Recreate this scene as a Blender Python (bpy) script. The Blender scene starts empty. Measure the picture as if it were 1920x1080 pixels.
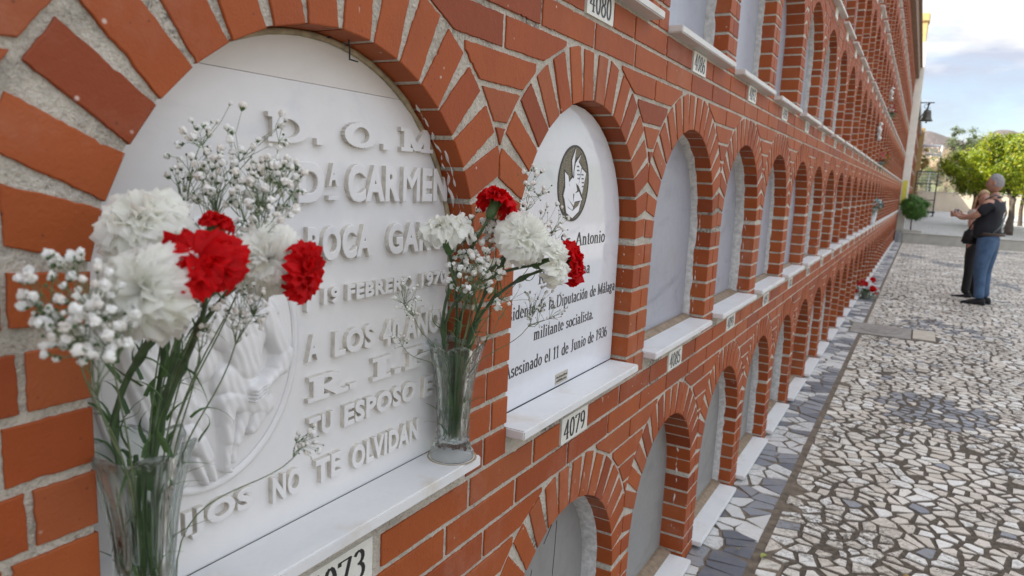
import bpy, bmesh, math, random
from math import sin, cos, pi, sqrt, atan2, radians, hypot
from mathutils import Vector, Matrix, noise

SC = bpy.context.scene
COL = SC.collection

# ------------------------------------------------------------------ camera
CAM = Vector((0.660, 0.0, 1.484))
RT = Vector((0.865375, 0.499013, 0.046377)).normalized()
FW = Vector((-0.487118, 0.859383, -0.155270)).normalized()
UP = RT.cross(FW).normalized()
RT = FW.cross(UP).normalized()
cd = bpy.data.cameras.new("camera")
cd.sensor_width = 36.0
cd.lens = 24.917
cd.clip_start = 0.02
cd.clip_end = 5000
cd.dof.use_dof = True
cd.dof.focus_distance = 1.35
cd.dof.aperture_fstop = 7.0
cam = bpy.data.objects.new("camera", cd)
COL.objects.link(cam)
cam.matrix_world = Matrix(((RT.x, UP.x, -FW.x, CAM.x), (RT.y, UP.y, -FW.y, CAM.y), (RT.z, UP.z, -FW.z, CAM.z), (0, 0, 0, 1)))
SC.camera = cam
FPX = 1328.9


def pt(px, py, zc):
    """a point of the bouquets, given by its direction from the camera and its real distance"""
    return CAM + (FW + RT * ((px - 960) / FPX) - UP * ((py - 540) / FPX)) * zc


# ------------------------------------------------------------------ world, sun, exposure
SUN = Vector((-1.0, -0.6, 1.25)).normalized()
SC.view_settings.view_transform = 'Standard'
SC.view_settings.look = 'None'
SC.view_settings.gamma = 1.0
SC.view_settings.exposure = 1.38
SC.cycles.diffuse_bounces = 7
SC.cycles.max_bounces = 14
SC.cycles.transparent_max_bounces = 16
W = bpy.data.worlds.new("World")
SC.world = W
W.use_nodes = True
wn = W.node_tree.nodes
wl = W.node_tree.links
wn.clear()
out = wn.new('ShaderNodeOutputWorld')
bg = wn.new('ShaderNodeBackground')
bg.inputs['Strength'].default_value = 0.10
sky = wn.new('ShaderNodeTexSky')
sky.sky_type = 'NISHITA'
sky.sun_disc = False
sky.sun_elevation = math.asin(SUN.z)
sky.sun_rotation = atan2(SUN.x, SUN.y)
sky.dust_density = 1.6
sky.ozone_density = 1.2
tc = wn.new('ShaderNodeTexCoord')
mp = wn.new('ShaderNodeMapping')
mp.inputs['Scale'].default_value = (1.0, 1.0, 3.2)
mp.inputs['Rotation'].default_value = (0.1, 0.25, 0.4)
nz = wn.new('ShaderNodeTexNoise')
nz.inputs['Scale'].default_value = 3.4
nz.inputs['Detail'].default_value = 7
nz.inputs['Roughness'].default_value = 0.58
nz.inputs['Distortion'].default_value = 0.3
cr = wn.new('ShaderNodeValToRGB')
cr.color_ramp.elements[0].position = 0.33
cr.color_ramp.elements[1].position = 0.55
nz2 = wn.new('ShaderNodeTexNoise')
nz2.inputs['Scale'].default_value = 5.0
nz2.inputs['Detail'].default_value = 5
cc = wn.new('ShaderNodeValToRGB')
cc.color_ramp.elements[0].position = 0.42
cc.color_ramp.elements[0].color = (2.9, 3.15, 3.8, 1)
cc.color_ramp.elements[1].position = 0.56
cc.color_ramp.elements[1].color = (5.3, 5.2, 5.0, 1)
mixc = wn.new('ShaderNodeMix')
mixc.data_type = 'RGBA'
wl.new(tc.outputs['Generated'], mp.inputs['Vector'])
wl.new(mp.outputs[0], nz.inputs['Vector'])
wl.new(mp.outputs[0], nz2.inputs['Vector'])
wl.new(nz.outputs['Fac'], cr.inputs['Fac'])
wl.new(nz2.outputs['Fac'], cc.inputs['Fac'])
wl.new(cr.outputs['Color'], mixc.inputs['Factor'])
wl.new(sky.outputs[0], mixc.inputs[6])
wl.new(cc.outputs[0], mixc.inputs[7])
sepz = wn.new('ShaderNodeSeparateXYZ')
wl.new(tc.outputs['Generated'], sepz.inputs[0])
hi = wn.new('ShaderNodeValToRGB')      # unseen sky overhead made brighter to add light, low sky dimmed
hi.color_ramp.elements[0].position = 0.28
hi.color_ramp.elements[0].color = (0.86, 0.86, 0.86, 1)
hi.color_ramp.elements[1].position = 0.62
hi.color_ramp.elements[1].color = (1, 1, 1, 1)
wl.new(sepz.outputs['Z'], hi.inputs['Fac'])
sc_ = wn.new('ShaderNodeVectorMath')
sc_.operation = 'SCALE'
mm = wn.new('ShaderNodeMath')
mm.operation = 'POWER'
mm.inputs[1].default_value = 4.5
wl.new(hi.outputs[0], mm.inputs[0])
mm2 = wn.new('ShaderNodeMath')
mm2.operation = 'MULTIPLY'
mm2.inputs[1].default_value = 1.75
wl.new(mm.outputs[0], mm2.inputs[0])
wl.new(mixc.outputs[2], sc_.inputs[0])
wl.new(mm2.outputs[0], sc_.inputs['Scale'])
wl.new(sc_.outputs[0], bg.inputs['Color'])
wl.new(bg.outputs[0], out.inputs['Surface'])

sl = bpy.data.lights.new("sun", 'SUN')
sl.energy = 4.0
sl.angle = radians(0.6)
sl.color = (1.0, 0.94, 0.84)
so = bpy.data.objects.new("sun", sl)
COL.objects.link(so)
so.rotation_euler = SUN.to_track_quat('Z', 'Y').to_euler()


# ------------------------------------------------------------------ materials
def new_mat(name):
    m = bpy.data.materials.new(name)
    m.use_nodes = True
    nt = m.node_tree
    b = nt.nodes['Principled BSDF']
    return m, nt, b


class N:
    """small wrapper for writing node trees"""
    def __init__(s, nt):
        s.nt = nt

    def __call__(s, kind, ins=None, **props):
        n = s.nt.nodes.new('ShaderNode' + kind)
        for k, v in props.items():
            setattr(n, k, v)
        for k, v in (ins or {}).items():
            if hasattr(v, 'is_linked') or isinstance(v, bpy.types.NodeSocket):
                s.nt.links.new(v, n.inputs[k])
            else:
                n.inputs[k].default_value = v
        return n

    def ramp(s, fac, stops, interp='LINEAR'):
        n = s.nt.nodes.new('ShaderNodeValToRGB')
        n.color_ramp.interpolation = interp
        e = n.color_ramp.elements
        while len(e) < len(stops):
            e.new(0.5)
        for i, (p, c) in enumerate(stops):
            e[i].position = p
            e[i].color = (c, c, c, 1) if not hasattr(c, '__len__') else (c[0], c[1], c[2], 1)
        s.nt.links.new(fac, n.inputs['Fac'])
        return n.outputs['Color']

    def mix(s, f, a, b, blend='MIX'):
        n = s.nt.nodes.new('ShaderNodeMix')
        n.data_type = 'RGBA'
        n.blend_type = blend
        for i, v in ((0, f), (6, a), (7, b)):
            if isinstance(v, bpy.types.NodeSocket):
                s.nt.links.new(v, n.inputs[i])
            elif i == 0:
                n.inputs[i].default_value = v
            else:
                n.inputs[i].default_value = (v[0], v[1], v[2], 1) if hasattr(v, '__len__') else (v, v, v, 1)
        return n.outputs[2]

    def math(s, op, a, b=0.0):
        n = s.nt.nodes.new('ShaderNodeMath')
        n.operation = op
        for i, v in enumerate((a, b)):
            if isinstance(v, bpy.types.NodeSocket):
                s.nt.links.new(v, n.inputs[i])
            else:
                n.inputs[i].default_value = v
        return n.outputs[0]


def noise_n(g, co, scale, detail=4, rough=0.55, dist=0.0):
    n = g('TexNoise', {'Vector': co, 'Scale': scale, 'Detail': detail, 'Roughness': rough, 'Distortion': dist})
    return n.outputs['Fac']


def bump(g, b, h, strength=0.3, distance=0.002):
    n = g('Bump', {'Height': h, 'Strength': strength, 'Distance': distance})
    g.nt.links.new(n.outputs[0], b.inputs['Normal'])


def simple(name, col, rough=0.6, var=0.15, scale=30.0, bmp=0.0, metal=0.0, spec=0.5, sub=0.0):
    m, nt, b = new_mat(name)
    g = N(nt)
    co = g('TexCoord').outputs['Object']
    f = noise_n(g, co, scale, 5)
    lo = [c * (1 - var) for c in col]
    hi = [min(1, c * (1 + var)) for c in col]
    nt.links.new(g.ramp(f, [(0.3, lo), (0.7, hi)]), b.inputs['Base Color'])
    b.inputs['Roughness'].default_value = rough
    b.inputs['Metallic'].default_value = metal
    b.inputs['Specular IOR Level'].default_value = spec
    if bmp:
        bump(g, b, f, bmp)
    return m


def mat_brick(name, dark=1.0):
    m, nt, b = new_mat(name)
    g = N(nt)
    co = g('TexCoord').outputs['Object']
    rnd = g('NewGeometry').outputs['Random Per Island']
    base = g.ramp(rnd, [(0.0, (0.25 * dark, 0.046 * dark, 0.009 * dark)), (0.25, (0.335 * dark, 0.067 * dark, 0.011 * dark)),
                        (0.75, (0.38 * dark, 0.086 * dark, 0.015 * dark)), (1.0, (0.33 * dark, 0.086 * dark, 0.026 * dark))])
    n1 = noise_n(g, co, 9, 6)
    c = g.mix(g.ramp(n1, [(0.35, 0), (0.75, 0.45)]), base, (0.24 * dark, 0.044 * dark, 0.009 * dark))
    # chalky bloom in patches
    n2 = noise_n(g, co, 2.2, 6, 0.7)
    n3 = noise_n(g, co, 60, 3)
    ef = g.math('MULTIPLY', g.ramp(n2, [(0.54, 0), (0.74, 0.36)]), g.ramp(n3, [(0.3, 0.3), (0.7, 1)]))
    c = g.mix(ef, c, (0.48, 0.30, 0.23))
    # streaks of spilt mortar
    mp_ = g('Mapping', {'Vector': co, 'Scale': (26, 26, 7)})
    n4 = noise_n(g, mp_.outputs[0], 1.6, 6, 0.6)
    c = g.mix(g.ramp(n4, [(0.69, 0), (0.73, 0.65)]), c, (0.56, 0.46, 0.40))
    # pits and specks
    v = g('TexVoronoi', {'Vector': co, 'Scale': 60.0})
    c = g.mix(g.ramp(v.outputs['Distance'], [(0.04, 0.85), (0.12, 0)]), c, (0.13, 0.03, 0.015))
    v2 = g('TexVoronoi', {'Vector': co, 'Scale': 38.0})
    sel = g.math('MULTIPLY', g.ramp(v2.outputs['Distance'], [(0.05, 1), (0.12, 0)]), g.ramp(v2.outputs['Color'], [(0.72, 0), (0.78, 0.8)]))
    c = g.mix(sel, c, (0.62, 0.5, 0.43))
    nt.links.new(c, b.inputs['Base Color'])
    b.inputs['Roughness'].default_value = 0.62
    b.inputs['Specular IOR Level'].default_value = 0.35
    nb = noise_n(g, co, 260, 3, 0.6)
    bump(g, b, g.math('ADD', g.math('MULTIPLY', nb, 0.6), noise_n(g, co, 40, 4)), 0.6, 0.002)
    return m


def mat_mortar(name):
    m, nt, b = new_mat(name)
    g = N(nt)
    co = g('TexCoord').outputs['Object']
    n1 = noise_n(g, co, 14, 7, 0.65)
    n2 = noise_n(g, co, 190, 4, 0.7)
    c = g.ramp(n1, [(0.25, (0.42, 0.385, 0.32)), (0.50, (0.66, 0.605, 0.505)), (0.85, (0.74, 0.70, 0.61))])
    c = g.mix(g.ramp(n2, [(0.3, 0.5), (0.5, 0)]), c, (0.25, 0.23, 0.20))
    c = g.mix(g.ramp(n2, [(0.6, 0), (0.72, 0.5)]), c, (0.72, 0.71, 0.68))
    # black mould along wet patches
    n3 = noise_n(g, co, 3.1, 4, 0.6)
    n4 = noise_n(g, co, 120, 3, 0.8)
    k = g.math('MULTIPLY', g.ramp(n3, [(0.55, 0), (0.64, 1)]), g.ramp(n4, [(0.42, 0), (0.6, 0.9)]))
    c = g.mix(k, c, (0.05, 0.048, 0.04))
    nt.links.new(c, b.inputs['Base Color'])
    b.inputs['Roughness'].default_value = 0.95
    b.inputs['Specular IOR Level'].default_value = 0.2
    h = g.math('ADD', g.math('MULTIPLY', n2, 0.9), g.math('ADD', n1, noise_n(g, co, 60, 5, 0.6)))
    bump(g, b, h, 1.0, 0.009)
    return m


def mat_marble(name, col, vein, rough=0.25, streak=0.4, stain=None, cscale=5.0, bmp=0.0):
    m, nt, b = new_mat(name)
    g = N(nt)
    co = g('TexCoord').outputs['Object']
    mp_ = g('Mapping', {'Vector': co, 'Scale': (1, 1, 2.2), 'Rotation': (0.6, 0.2, 0.1)})
    n1 = noise_n(g, mp_.outputs[0], cscale, 8, 0.62, 1.4)
    c = g.ramp(n1, [(0.3, col), (0.55, [x * 0.97 for x in col]), (0.75, vein)])
    n2 = noise_n(g, co, cscale * 14, 5, 0.7)
    c = g.mix(g.ramp(n2, [(0.35, streak * 0.5), (0.6, 0)]), c, [x * 0.8 for x in col])
    if stain:
        n3 = noise_n(g, co, 7, 6, 0.6)
        c = g.mix(g.ramp(n3, [(0.56, 0), (0.72, 0.55)]), c, stain)
    nt.links.new(c, b.inputs['Base Color'])
    b.inputs['Roughness'].default_value = rough
    if bmp:
        bump(g, b, g.math('ADD', n1, n2), bmp, 0.002)
    return m


def mat_plant(name, cols, trans=0.35, rough=0.5):
    m, nt, b = new_mat(name)
    g = N(nt)
    rnd = g('NewGeometry').outputs['Random Per Island']
    n = len(cols)
    c = g.ramp(rnd, [(i / max(1, n - 1), x) for i, x in enumerate(cols)])
    nt.links.new(c, b.inputs['Base Color'])
    b.inputs['Roughness'].default_value = rough
    if trans:
        t = g('BsdfTranslucent', {'Color': c})
        mx = g('MixShader', {0: trans, 1: b.outputs[0], 2: t.outputs[0]})
        nt.links.new(mx.outputs[0], nt.nodes['Material Output'].inputs[0])
    return m


def mat_glass(name):
    m, nt, b = new_mat(name)
    g = N(nt)
    gl = g('BsdfGlass', {'Color': (0.96, 0.98, 0.97, 1), 'Roughness': 0.0, 'IOR': 1.46})
    tr = g('BsdfTransparent', {'Color': (0.93, 0.95, 0.94, 1)})
    mx = g('MixShader', {0: 0.3, 1: gl.outputs[0], 2: tr.outputs[0]})
    nt.links.new(mx.outputs[0], nt.nodes['Material Output'].inputs[0])
    return m


def mat_paving(name, scale, stones, greys, gap, gapcol, greyamt, patches=()):
    """broken marble set in mortar: flat stones of random shape, dirty joints"""
    m, nt, b = new_mat(name)
    g = N(nt)
    co = g('TexCoord').outputs['Object']
    dn = g('TexNoise', {'Vector': co, 'Scale': 22.0, 'Detail': 3.0})
    dv = g('VectorMath', {0: dn.outputs['Color'], 1: (0.5, 0.5, 0.5)}, operation='SUBTRACT')
    dv2 = g('VectorMath', {0: dv.outputs[0], 'Scale': 0.016}, operation='SCALE')
    cw = g('VectorMath', {0: co, 1: dv2.outputs[0]}, operation='ADD')
    mp_ = g('Mapping', {'Vector': cw.outputs[0], 'Scale': (scale * 0.82, scale * 1.12, 1)})
    ve = g('TexVoronoi', {'Vector': mp_.outputs[0], 'Scale': 1.0, 'Randomness': 1.0}, feature='DISTANCE_TO_EDGE', voronoi_dimensions='2D')
    vf = g('TexVoronoi', {'Vector': mp_.outputs[0], 'Scale': 1.0, 'Randomness': 1.0}, feature='F1', voronoi_dimensions='2D')
    sep = g('SeparateColor', {'Color': vf.outputs['Color']})
    wn_ = noise_n(g, co, 2.2, 3)
    wide = g.math('ADD', g.ramp(wn_, [(0.35, gap * 0.75), (0.75, gap * 2.0)]), g.math('MULTIPLY', g.math('POWER', sep.outputs[2], 3.0), gap * 1.3))
    d = g.math('SUBTRACT', ve.outputs['Distance'], wide)
    mask = g.ramp(g.math('MULTIPLY', d, 20.0), [(0.0, 0), (0.35, 1)])
    st = g.ramp(sep.outputs[0], [(i / (len(stones) - 1), x) for i, x in enumerate(stones)])
    gr = g.ramp(sep.outputs[0], [(i / (len(greys) - 1), x) for i, x in enumerate(greys)])
    isg = g.ramp(sep.outputs[1], [(greyamt - 0.01, 1), (greyamt + 0.01, 0)], 'LINEAR')
    # whole patches of grey or white stones laid as a motif
    pn = noise_n(g, co, 1.5, 2)
    if patches == 'bands':
        isg = g.mix(g.ramp(noise_n(g, co, 2.6, 1), [(0.50, 0), (0.56, 1)]), isg, (1, 1, 1))
        isg = g.mix(g.ramp(noise_n(g, co, 3.7, 1), [(0.56, 0), (0.60, 0.9)]), isg, (0, 0, 0))
    else:
        isg = g.mix(g.ramp(pn, [(0.60, 0), (0.63, 0.5)]), isg, (1, 1, 1))
        for (x, y, rx, ry) in patches:
            q = g('Mapping', {'Vector': co, 'Location': (-x / rx, -y / ry, 0), 'Scale': (1 / rx, 1 / ry, 0)})
            ln = g('VectorMath', {0: q.outputs[0]}, operation='LENGTH').outputs['Value']
            isg = g.mix(g.ramp(ln, [(0.92, 0.93), (1.0, 0)]), isg, (1, 1, 1))
    c = g.mix(isg, st, gr)
    # worn stone faces and dirt tracked over them
    n1 = noise_n(g, co, 45, 6, 0.7)
    c = g.mix(g.ramp(n1, [(0.50, 0), (0.68, 0.45)]), c, [x * 2.4 for x in gapcol])
    n5 = noise_n(g, co, 1.9, 5, 0.6)
    n6 = noise_n(g, co, 26, 5, 0.75)
    dirt = g.math('MULTIPLY', g.ramp(n5, [(0.50, 0), (0.66, 0.9)]), g.ramp(n6, [(0.45, 0), (0.60, 1)]))
    c = g.mix(dirt, c, [x * 1.5 for x in gapcol])
    n2 = noise_n(g, co, 130, 4, 0.8)
    gc = g.ramp(n2, [(0.3, [x * 0.55 for x in gapcol]), (0.7, [x * 1.9 for x in gapcol])])
    c = g.mix(mask, gc, c)
    nt.links.new(c, b.inputs['Base Color'])
    rr = g.ramp(mask, [(0, 0.95), (1, 0.48)])
    nt.links.new(rr, b.inputs['Roughness'])
    h = g.math('ADD', g.math('MULTIPLY', g.ramp(g.math('MULTIPLY', d, 9.0), [(0, 0), (0.6, 1)]), 1.0), g.math('MULTIPLY', g.math('ADD', n1, n2), 0.22))
    bump(g, b, h, 0.85, 0.006)
    return m


M = {}
M['brick'] = mat_brick('fired_brick', .93)
M['mortar'] = mat_mortar('rough_mortar')
M['core'] = simple('concrete_core', (0.32, 0.3, 0.27), 0.9)
M['marble'] = mat_marble('white_carved_marble', (0.74, 0.735, 0.73), (0.60, 0.615, 0.65), 0.38, 0.25, cscale=3.0, bmp=.08)
M['marble_cream'] = mat_marble('cream_marble', (0.70, 0.67, 0.63), (0.64, 0.61, 0.57), 0.5, 0.2)
M['marble_polish'] = mat_marble('polished_marble', (0.68, 0.69, 0.72), (0.52, 0.54, 0.60), 0.07, 0.3, cscale=3.2)
M['sill'] = mat_marble('sill_marble', (0.72, 0.72, 0.71), (0.62, 0.63, 0.64), 0.38, 0.35, stain=(0.52, 0.43, 0.30))
M['sill_old'] = mat_marble('weathered_sill_marble', (0.66, 0.65, 0.62), (0.55, 0.53, 0.49), 0.5, 0.5, stain=(0.45, 0.34, 0.2))
M['slab'] = mat_marble('grey_slab', (0.33, 0.34, 0.385), (0.19, 0.20, 0.24), 0.42, 0.9, cscale=3.2, stain=(0.27, 0.26, 0.25))
M['slab_light'] = mat_marble('light_grey_slab', (0.37, 0.40, 0.46), (0.25, 0.28, 0.34), 0.3, 0.8, cscale=2.6, stain=(0.34, 0.35, 0.37))
M['slab_cement'] = mat_marble('cement_slab', (0.27, 0.265, 0.25), (0.18, 0.175, 0.165), 0.7, 0.9, cscale=2.6, stain=(0.20, 0.185, 0.155))
M['ledge'] = simple('brown_ledge_mortar', (0.25, 0.185, 0.125), 0.9, 0.25, 40, 0.4)
M['plate'] = simple('number_plate_enamel', (0.70, 0.69, 0.62), 0.35, 0.06, 60)
M['black'] = simple('black_paint', (0.012, 0.012, 0.013), 0.4, 0.1)
M['iron'] = simple('dark_iron', (0.03, 0.03, 0.032), 0.5, 0.3, metal=0.6)


# ------------------------------------------------------------------ mesh helpers
class MB:
    def __init__(s):
        s.v, s.f, s.m = [], [], []

    def add(s, vs, fs, mi=0):
        o = len(s.v)
        s.v += [tuple(v) for v in vs]
        s.f += [tuple(i + o for i in f) for f in fs]
        s.m += [mi] * len(fs)

    def box(s, x0, x1, y0, y1, z0, z1, mi=0):
        s.add([(x0, y0, z0), (x1, y0, z0), (x1, y1, z0), (x0, y1, z0), (x0, y0, z1), (x1, y0, z1), (x1, y1, z1), (x0, y1, z1)],
              [(0, 3, 2, 1), (4, 5, 6, 7), (0, 1, 5, 4), (1, 2, 6, 5), (2, 3, 7, 6), (3, 0, 4, 7)], mi)

    def bbox(s, x0, x1, y0, y1, z0, z1, b, mi=0):
        """box with chamfered edges"""
        bm = bmesh.new()
        bmesh.ops.create_cube(bm, size=1)
        bmesh.ops.scale(bm, vec=(x1 - x0, y1 - y0, z1 - z0), verts=bm.verts)
        bmesh.ops.translate(bm, vec=((x0 + x1) / 2, (y0 + y1) / 2, (z0 + z1) / 2), verts=bm.verts)
        bmesh.ops.bevel(bm, geom=bm.edges[:], offset=b, segments=2, affect='EDGES')
        s.bm(bm, mi)

    def bm(s, bm, mi=0):
        bm.verts.index_update()
        s.add([v.co[:] for v in bm.verts], [[v.index for v in f.verts] for f in bm.faces], mi)
        bm.free()

    def tube(s, pts, rad, sides=6, mi=0, caps=True):
        pts = [Vector(p) for p in pts]
        n = len(pts)
        if not hasattr(rad, '__len__'):
            rad = [rad] * n
        vs, fs = [], []
        ref = Vector((0.31, 0.2, 0.93)).normalized()
        for i in range(n):
            t = (pts[min(i + 1, n - 1)] - pts[max(i - 1, 0)])
            t = t.normalized() if t.length > 1e-9 else Vector((0, 0, 1))
            a = t.cross(ref)
            if a.length < 0.05:
                a = t.cross(Vector((1, 0, 0)))
            a.normalize()
            b = t.cross(a)
            for k in range(sides):
                w = 2 * pi * k / sides
                vs.append(pts[i] + a * (cos(w) * rad[i]) + b * (sin(w) * rad[i]))
        for i in range(n - 1):
            for k in range(sides):
                k2 = (k + 1) % sides
                fs.append((i * sides + k, i * sides + k2, (i + 1) * sides + k2, (i + 1) * sides + k))
        if caps:
            fs.append(tuple(range(sides - 1, -1, -1)))
            fs.append(tuple((n - 1) * sides + k for k in range(sides)))
        s.add(vs, fs, mi)

    def prism(s, poly, x0, x1, mi=0, cham=0.0):
        """poly in (y, z), front face at x1"""
        n = len(poly)
        cy = sum(p[0] for p in poly) / n
        cz = sum(p[1] for p in poly) / n
        ar = sum(poly[i][0] * poly[(i + 1) % n][1] - poly[(i + 1) % n][0] * poly[i][1] for i in range(n))
        if ar < 0:
            poly = poly[::-1]
        if cham > 0:
            fr = []
            for (y, z) in poly:
                dd = hypot(y - cy, z - cz)
                k = cham / max(dd, 1e-6) * 1.25
                fr.append((x1, y + (cy - y) * min(k, .3), z + (cz - z) * min(k, .3)))
            md = [(x1 - cham * .8, y, z) for y, z in poly]
            bk = [(x0, y, z) for y, z in poly]
            fs = [tuple(range(n))]
            for i in range(n):
                j = (i + 1) % n
                fs.append((i, n + i, n + j, j))
                fs.append((n + i, 2 * n + i, 2 * n + j, n + j))
            s.add(fr + md + bk, fs, mi)
        else:
            fs = [tuple(range(n))]
            for i in range(n):
                j = (i + 1) % n
                fs.append((i, n + i, n + j, j))
            s.add([(x1, y, z) for y, z in poly] + [(x0, y, z) for y, z in poly], fs, mi)

    def lathe(s, prof, segs=24, c=(0, 0, 0), mi=0, fr=None):
        """prof list of (r, z); fr(theta, r, z, i) -> (r, z)"""
        vs, fs = [], []
        for i, (r, z) in enumerate(prof):
            for k in range(segs):
                th = 2 * pi * k / segs
                rr, zz = fr(th, r, z, i) if fr else (r, z)
                vs.append((c[0] + rr * cos(th), c[1] + rr * sin(th), c[2] + zz))
        for i in range(len(prof) - 1):
            for k in range(segs):
                k2 = (k + 1) % segs
                fs.append((i * segs + k, i * segs + k2, (i + 1) * segs + k2, (i + 1) * segs + k))
        s.add(vs, fs, mi)

    def blob(s, c, r, sub=1, jit=0.0, rng=random, mi=0, sc=(1, 1, 1)):
        bm = bmesh.new()
        bmesh.ops.create_icosphere(bm, subdivisions=sub, radius=1)
        for v in bm.verts:
            k = r * (1 + rng.uniform(-jit, jit))
            v.co = Vector((v.co.x * sc[0], v.co.y * sc[1], v.co.z * sc[2])) * k + Vector(c)
        s.bm(bm, mi)

    def build(s, name, mats, parent=None, smooth=False, loc=(0, 0, 0)):
        me = bpy.data.meshes.new(name)
        if loc != (0, 0, 0):
            vs = [(v[0] - loc[0], v[1] - loc[1], v[2] - loc[2]) for v in s.v]
        else:
            vs = s.v
        me.from_pydata(vs, [], s.f)
        if not isinstance(mats, (list, tuple)):
            mats = [mats]
        for m in mats:
            me.materials.append(m)
        if len(mats) > 1:
            me.polygons.foreach_set('material_index', s.m)
        if smooth:
            me.polygons.foreach_set('use_smooth', [True] * len(me.polygons))
        me.update()
        return link(name, me, parent, loc)


def link(name, me, parent=None, loc=(0, 0, 0)):
    o = bpy.data.objects.new(name, me)
    COL.objects.link(o)
    o.location = loc
    if parent is not None:
        o.parent = parent
        o.location = Vector(loc) - Vector(parent.get('wloc', (0, 0, 0)))
    o['wloc'] = tuple(loc)
    return o


def tag(o, label=None, cat=None, group=None, kind=None):
    if label:
        o['label'] = label
    if cat:
        o['category'] = cat
    if group:
        o['group'] = group
    if kind:
        o['kind'] = kind
    return o


def thing(name, label, cat, loc=(0, 0, 0), group=None):
    return tag(link(name, None, None, loc), label, cat, group)


def clip(poly, a, b, c):
    """keep a*y + b*z >= c"""
    outp = []
    n = len(poly)
    for i in range(n):
        p, q = poly[i], poly[(i + 1) % n]
        dp = a * p[0] + b * p[1] - c
        dq = a * q[0] + b * q[1] - c
        if dp >= 0:
            outp.append(p)
        if dp * dq < 0:
            t = dp / (dp - dq)
            outp.append((p[0] + (q[0] - p[0]) * t, p[1] + (q[1] - p[1]) * t))
    return outp


def area(poly):
    n = len(poly)
    return abs(sum(poly[i][0] * poly[(i + 1) % n][1] - poly[(i + 1) % n][0] * poly[i][1] for i in range(n))) / 2 if n > 2 else 0


# ------------------------------------------------------------------ stroke lettering (serif roman with thick and thin strokes)
def arc(cx, cy, rx, ry, a0, a1, n=9):
    return [(cx + rx * cos(radians(a0 + (a1 - a0) * i / n)), cy + ry * sin(radians(a0 + (a1 - a0) * i / n))) for i in range(n + 1)]


def sf(x, y, w=.13):
    return [(x - w, y), (x + w, y)]


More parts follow.
